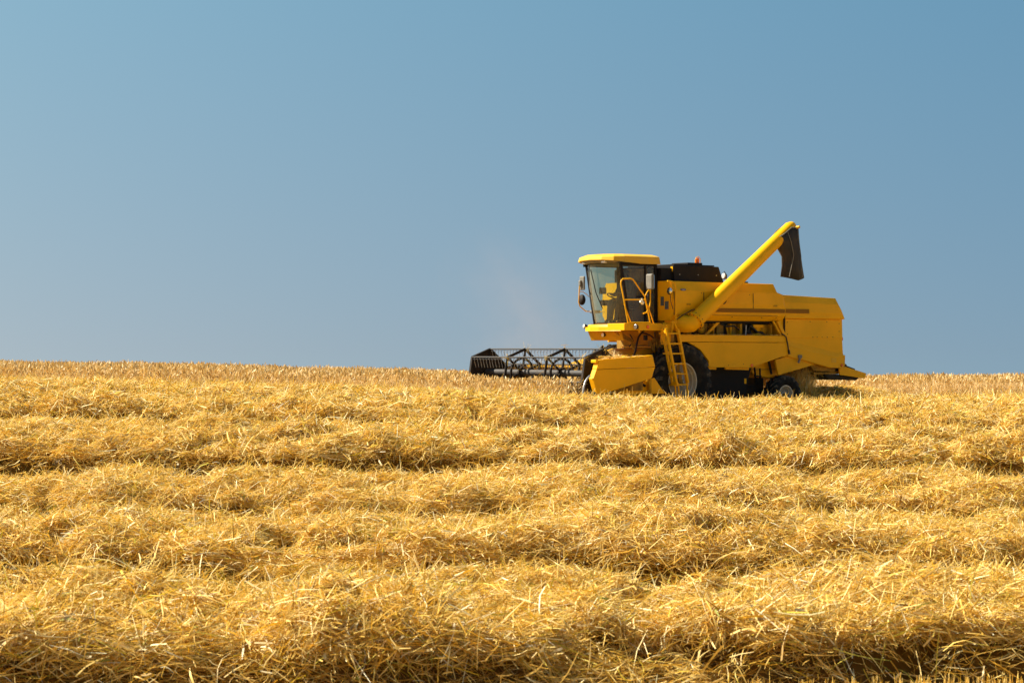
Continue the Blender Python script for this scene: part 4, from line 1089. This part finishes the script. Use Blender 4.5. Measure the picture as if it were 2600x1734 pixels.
# reel
reel = bpy.data.objects.new('reel', None); COL.objects.link(reel); reel.parent = hd
RC = (3.30, 1.09); RR = 0.565
hexa = [(RC[0] + RR * math.cos(R(a)), RC[1] + RR * math.sin(R(a))) for a in (100, 40, -20, -80, -140, 160)]
def pt(a, r, y): return (RC[0] + r * math.cos(R(a)), y, RC[1] + r * math.sin(R(a)))
MB().tube([(RC[0], -2.14, RC[1]), (RC[0], 2.2, RC[1])], 0.075, 20).build('centre_tube', 'pipe', reel, 0)
for y in (-0.72, 0.80):
    sp = MB()
    for i in range(6):
        a, b_ = hexa[i], hexa[(i + 1) % 6]
        sp.beam((a[0], y, a[1]), (b_[0], y, b_[1]), 0.03, 0.085, (0, 1, 0)) if False else sp.beam((a[0], y, a[1]), (b_[0], y, b_[1]), 0.03, 0.062)
        ang = (100, 40, -20, -80, -140, 160)[i]
        sp.beam(pt(ang, 0.07, y), pt(ang, RR, y), 0.03, 0.05)
    # webbed inner ring
    N = 36; o_, i_ = [], []
    for k in range(N):
        A = 360 * k / N + 10
        ro = 0.36
        o_.append((pt(A, ro, y - 0.017), pt(A, ro, y + 0.017))); i_.append((pt(A, ro - 0.055, y - 0.017), pt(A, ro - 0.055, y + 0.017)))
    vs = [p for q in o_ for p in q] + [p for q in i_ for p in q]
    fs = []
    for k in range(N):
        j = (k + 1) % N; a, b_ = 2 * k, 2 * j; c_, e_ = 2 * N + 2 * k, 2 * N + 2 * j
        fs += [(a, b_, b_ + 1, a + 1), (c_, c_ + 1, e_ + 1, e_), (a, c_, e_, b_), (a + 1, b_ + 1, e_ + 1, c_ + 1)]
    sp.add(vs, fs)
    sp.lathe([(0.13, -0.03), (0.13, 0.03)], (RC[0], y, RC[1]), 'y', 24)
    sp.build('spider', 'black_reel', reel, 0.004)
for y, s_ in ((-2.14, -1), (2.20, 1)):
    ep = MB(); ep.prism(hexa, y - 0.012, y + 0.012)
    for i in range(6):
        a, b_ = hexa[i], hexa[(i + 1) % 6]
        ep.beam((a[0], y + 0.0 * s_, a[1]), (b_[0], y + 0.0 * s_, b_[1]), 0.07, 0.05)
        ang = (100, 40, -20, -80, -140, 160)[i]
        ep.beam(pt(ang, 0.07, y), pt(ang, RR, y), 0.055, 0.05)
    ep.build('end_plate', 'black_reel', reel, 0.004)
for i, (x, z) in enumerate(hexa):
    b1 = MB().tube([(x, -2.14, z), (x, 2.20, z)], 0.019, 8).build('bat', 'pipe', reel, 0)
    tn = MB()
    for k in range(36):
        y = -2.06 + k * 0.120
        j = (random.random() - 0.5) * 0.03
        c1 = [(x + 0.00, y, z - 0.01), (x - 0.03, y + 0.012, z - 0.045), (x - 0.005, y + 0.02, z - 0.07), (x + 0.02, y + 0.01, z - 0.045), (x + 0.005, y, z - 0.03), (x - 0.02 + j, y, z - 0.14), (x - 0.05 + j, y + j, z - 0.25)]
        tn.tube(c1, 0.0052, 5)
    tn.build('tines', 'steel', b1, 0)
for s_ in (1, -1):
    ra_ = MB(); V_ = 2.36 if s_ > 0 else 2.19
    ra_.beam((2.02, V_ * s_, 1.42 if s_ > 0 else 1.22), (3.38, V_ * s_, 1.12), 0.06, 0.10); ra_.tube([(2.1, V_ * s_, 0.8), (2.9, V_ * s_, 1.2)], 0.03, 8)
    ra_.tube([(3.30, 2.08 * s_, 1.09), (3.30, (V_ + 0.04) * s_, 1.09)], 0.05, 12)
    ra_.build('reel_arm', 'black', reel, 0.004)
def heap():
    n = 9000
    u = rng.normal(2.45, 0.20, n); v = rng.uniform(0.7, 2.2, n)
    hmax = 0.95 + 0.62 * np.exp(-((v - 1.5) / 0.6) ** 2) * np.exp(-((u - 2.42) / 0.36) ** 2)
    P = np.stack([u, v, 0.7 + (hmax - 0.75) * rng.random(n) ** 0.5], 1)
    D = np.stack([rng.normal(-0.5, 0.4, n), rng.normal(0, 0.4, n), rng.normal(0.8, 0.4, n)], 1); D /= np.linalg.norm(D, axis=1, keepdims=True)
    V, F, C = strands(P, D, rng.uniform(0.15, 0.4, n), np.full(n, 0.013), 0.1, 2, colours(n, WPAL, np.ones(4)))
    o = raw_mesh('cut_wheat', V, F, M['wheat'], col=C)
    o.matrix_world = Matrix.Translation(HARV.location) @ Matrix.Rotation(math.pi + R(37), 4, 'Z')
    tag(o, 'heap of cut wheat lying in the harvester header', 'wheat', None, 'stuff')
heap()

def clinging():
    parts = []
    def put(n, u, v, z, el=0.4, ln=(0.05, 0.22)):
        P = np.stack([u, v, z], 1)
        parts.append(strands(P, dirs(n, el), rng.uniform(*ln, n), np.full(n, 0.007), 0.12, 2))
    n = 260; put(n, rng.uniform(2.1, 3.6, n), rng.uniform(2.46, 2.6, n), rng.uniform(1.42, 1.50, n), 0.15)
    n = 220; put(n, rng.uniform(-3.3, 0.1, n), rng.uniform(1.30, 1.36, n), np.full(n, 2.0), 0.15, (0.03, 0.12))
    for y in (-0.72, 0.80, 2.2):
        for (a, b_) in hexa[:3] + hexa[5:]:
            n = 16; put(n, a + rng.normal(0, 0.04, n), y + rng.normal(0, 0.08, n), b_ + rng.normal(-0.03, 0.05, n), 1.0, (0.06, 0.26))
    n = 60; put(n, rng.uniform(2.8, 3.7, n), rng.uniform(-2.2, 2.1, n), rng.uniform(0.95, 1.5, n), 0.8, (0.08, 0.25))
    n = 160; put(n, rng.uniform(-6.3, -5.0, n), rng.uniform(-0.9, 1.05, n), rng.uniform(0.98, 1.08, n), 0.3, (0.05, 0.2))
    n = 60; put(n, np.full(n, 0.3) + rng.uniform(0, 1.5, n), rng.uniform(0.9, 1.38, n), np.full(n, 2.19), 0.2, (0.04, 0.15))
    V, F, C = join(parts)
    o = raw_mesh('clinging_straw', V, F, M['straw'], col=C)
    o.matrix_world = Matrix.Translation(HARV.location) @ Matrix.Rotation(math.pi + R(37), 4, 'Z')
    tag(o, 'bits of straw caught on the reel, header and ledges of the harvester', 'straw', None, 'stuff')
clinging()

# --- driver, seated
def driver():
    me = bpy.data.meshes.new('person')
    J = {'pelvis': (0.68, 0.06, 2.84, 0.15), 'belly': (0.67, 0.06, 2.98, 0.145), 'chest': (0.69, 0.06, 3.16, 0.15), 'neck': (0.72, 0.06, 3.31, 0.06), 'head': (0.75, 0.06, 3.40, 0.085), 'crown': (0.74, 0.06, 3.48, 0.085),
         'shl': (0.69, 0.25, 3.24, 0.07), 'ell': (0.82, 0.32, 3.00, 0.05), 'wrl': (1.03, 0.21, 2.99, 0.032), 'hal': (1.09, 0.19, 3.0, 0.035),
         'shr': (0.69, -0.13, 3.24, 0.07), 'elr': (0.80, -0.24, 2.98, 0.05), 'wrr': (1.02, -0.12, 2.97, 0.032), 'har': (1.09, -0.09, 2.98, 0.035),
         'hpl': (0.72, 0.16, 2.83, 0.10), 'knl': (1.10, 0.20, 2.80, 0.065), 'anl': (1.16, 0.19, 2.36, 0.045), 'tol': (1.27, 0.19, 2.28, 0.035),
         'hpr': (0.72, -0.04, 2.83, 0.10), 'knr': (1.10, -0.10, 2.80, 0.065), 'anr': (1.16, -0.09, 2.36, 0.045), 'tor': (1.27, -0.09, 2.28, 0.035)}
    E_ = [('pelvis', 'belly'), ('belly', 'chest'), ('chest', 'neck'), ('neck', 'head'), ('head', 'crown'), ('chest', 'shl'), ('shl', 'ell'), ('ell', 'wrl'), ('wrl', 'hal'),
          ('chest', 'shr'), ('shr', 'elr'), ('elr', 'wrr'), ('wrr', 'har'), ('pelvis', 'hpl'), ('hpl', 'knl'), ('knl', 'anl'), ('anl', 'tol'), ('pelvis', 'hpr'), ('hpr', 'knr'), ('knr', 'anr'), ('anr', 'tor')]
    ks = list(J); me.from_pydata([J[k][:3] for k in ks], [(ks.index(a), ks.index(b_)) for a, b_ in E_], [])
    o = bpy.data.objects.new('person', me); COL.objects.link(o)
    o.modifiers.new('skin', 'SKIN'); s2 = o.modifiers.new('sub', 'SUBSURF'); s2.levels = s2.render_levels = 2
    for i, k in enumerate(ks):
        me.skin_vertices[0].data[i].radius = (J[k][3], J[k][3]); me.skin_vertices[0].data[i].use_root = (i == 0)
    me.materials.append(M['shirt'])
    o.matrix_world = Matrix.Translation(HARV.location) @ Matrix.Rotation(math.pi + R(37), 4, 'Z')
    tag(o, 'driver in dark clothes seated in the cab with both hands on the steering wheel', 'person')
    cp_ = MB(); cp_.lathe([(0.095, 0), (0.10, 0.03), (0.085, 0.08), (0.03, 0.11)], (0.74, 0.06, 3.46), 'z', 20); cp_.box(0.80, 0.90, 0.0, 0.12, 3.465, 3.48)
    c = cp_.build('cap', 'shirt', o, 0)
driver()

# --- straw leaving the machine and the fresh row behind it
def tail_straw():
    n = 8000
    u = rng.normal(-4.60, 0.22, n); v = rng.uniform(-0.8, 0.95, n); z = rng.uniform(0.15, 1.18, n)
    u = u - (1.2 - z) * 0.12 + rng.normal(0, 0.05, n)
    D = np.stack([rng.normal(-0.1, 0.25, n), rng.normal(0, 0.25, n), rng.normal(1, 0.4, n)], 1); D /= np.linalg.norm(D, axis=1, keepdims=True)
    V, F, C = strands(np.stack([u, v, z], 1), D, rng.uniform(0.08, 0.30, n), np.full(n, 0.008), 0.12, 2)
    o = raw_mesh('falling_straw', V, F, M['straw'], col=C)
    o.matrix_world = Matrix.Translation(HARV.location) @ Matrix.Rotation(math.pi + R(37), 4, 'Z')
    tag(o, 'chopped straw pouring down behind the rear wheel of the harvester', 'straw', None, 'stuff')
    # fresh windrow
    n = 34000
    u = rng.uniform(-12, -4.0, n); v = rng.normal(0, 0.75, n)
    h = 0.50 * sstep(-10.5, -6.8, u) * np.exp(-(v / 0.75) ** 4) + 0.10 * (1 + 0.6 * fbm(u * 1.3, v * 1.3, 5)) 
    c, s = math.cos(R(37)), math.sin(R(37))
    x = 3.31 - u * c + v * s; y = 49.12 - u * s - v * c
    zz = ground(x, y) + h * rng.random(n) ** 0.4
    V, F, C = strands(np.stack([x, y, zz], 1), dirs(n, 0.35), rng.uniform(0.12, 0.32, n), np.full(n, 0.012), 0.14, 2)
    o = raw_mesh('straw_windrow', V, F, M['straw'], col=C)
    tag(o, 'fresh short straw windrow lying in the shade behind the harvester', 'straw windrow', 'straw windrows across the field', 'stuff')
tail_straw()

# --- dust thrown up beyond the header
dm = bpy.data.materials.new('dust')
dm.use_nodes = True
t = dm.node_tree; t.nodes.clear()
o_ = t.nodes.new('ShaderNodeOutputMaterial'); pv = t.nodes.new('ShaderNodeVolumePrincipled')
pv.inputs['Color'].default_value = (1.0, 0.68, 0.54, 1)
tc = t.nodes.new('ShaderNodeTexCoord')
n1 = t.nodes.new('ShaderNodeTexNoise'); n1.inputs['Scale'].default_value = 0.9; n1.inputs['Detail'].default_value = 3
gdt = t.nodes.new('ShaderNodeTexGradient'); gdt.gradient_type = 'SPHERICAL'
mp = t.nodes.new('ShaderNodeMapRange'); mp.inputs['From Min'].default_value = 0.42; mp.inputs['From Max'].default_value = 0.72
mu = t.nodes.new('ShaderNodeMath'); mu.operation = 'MULTIPLY'
mu2 = t.nodes.new('ShaderNodeMath'); mu2.operation = 'MULTIPLY'; mu2.inputs[1].default_value = 0.20
t.links.new(tc.outputs['Object'], n1.inputs['Vector'])
t.links.new(tc.outputs['Object'], gdt.inputs['Vector'])
t.links.new(n1.outputs['Fac'], mp.inputs['Value'])
t.links.new(mp.outputs[0], mu.inputs[0]); t.links.new(gdt.outputs['Fac'], mu.inputs[1])
t.links.new(mu.outputs[0], mu2.inputs[0]); t.links.new(mu2.outputs[0], pv.inputs['Density'])
t.links.new(pv.outputs[0], o_.inputs['Volume'])
M['dust'] = dm
import bmesh
bm = bmesh.new(); bmesh.ops.create_icosphere(bm, subdivisions=3, radius=1.0)
me = bpy.data.meshes.new('dust_cloud'); bm.to_mesh(me); bm.free(); me.materials.append(dm)
do = bpy.data.objects.new('dust_cloud', me); COL.objects.link(do)
do.location = (0.35, 54.5, 0.75); do.scale = (2.2, 1.6, 3.1); do.rotation_euler = (0, R(-42), 0)
tag(do, 'faint pinkish dust rising against the sky above the reel', 'dust', None, 'stuff')
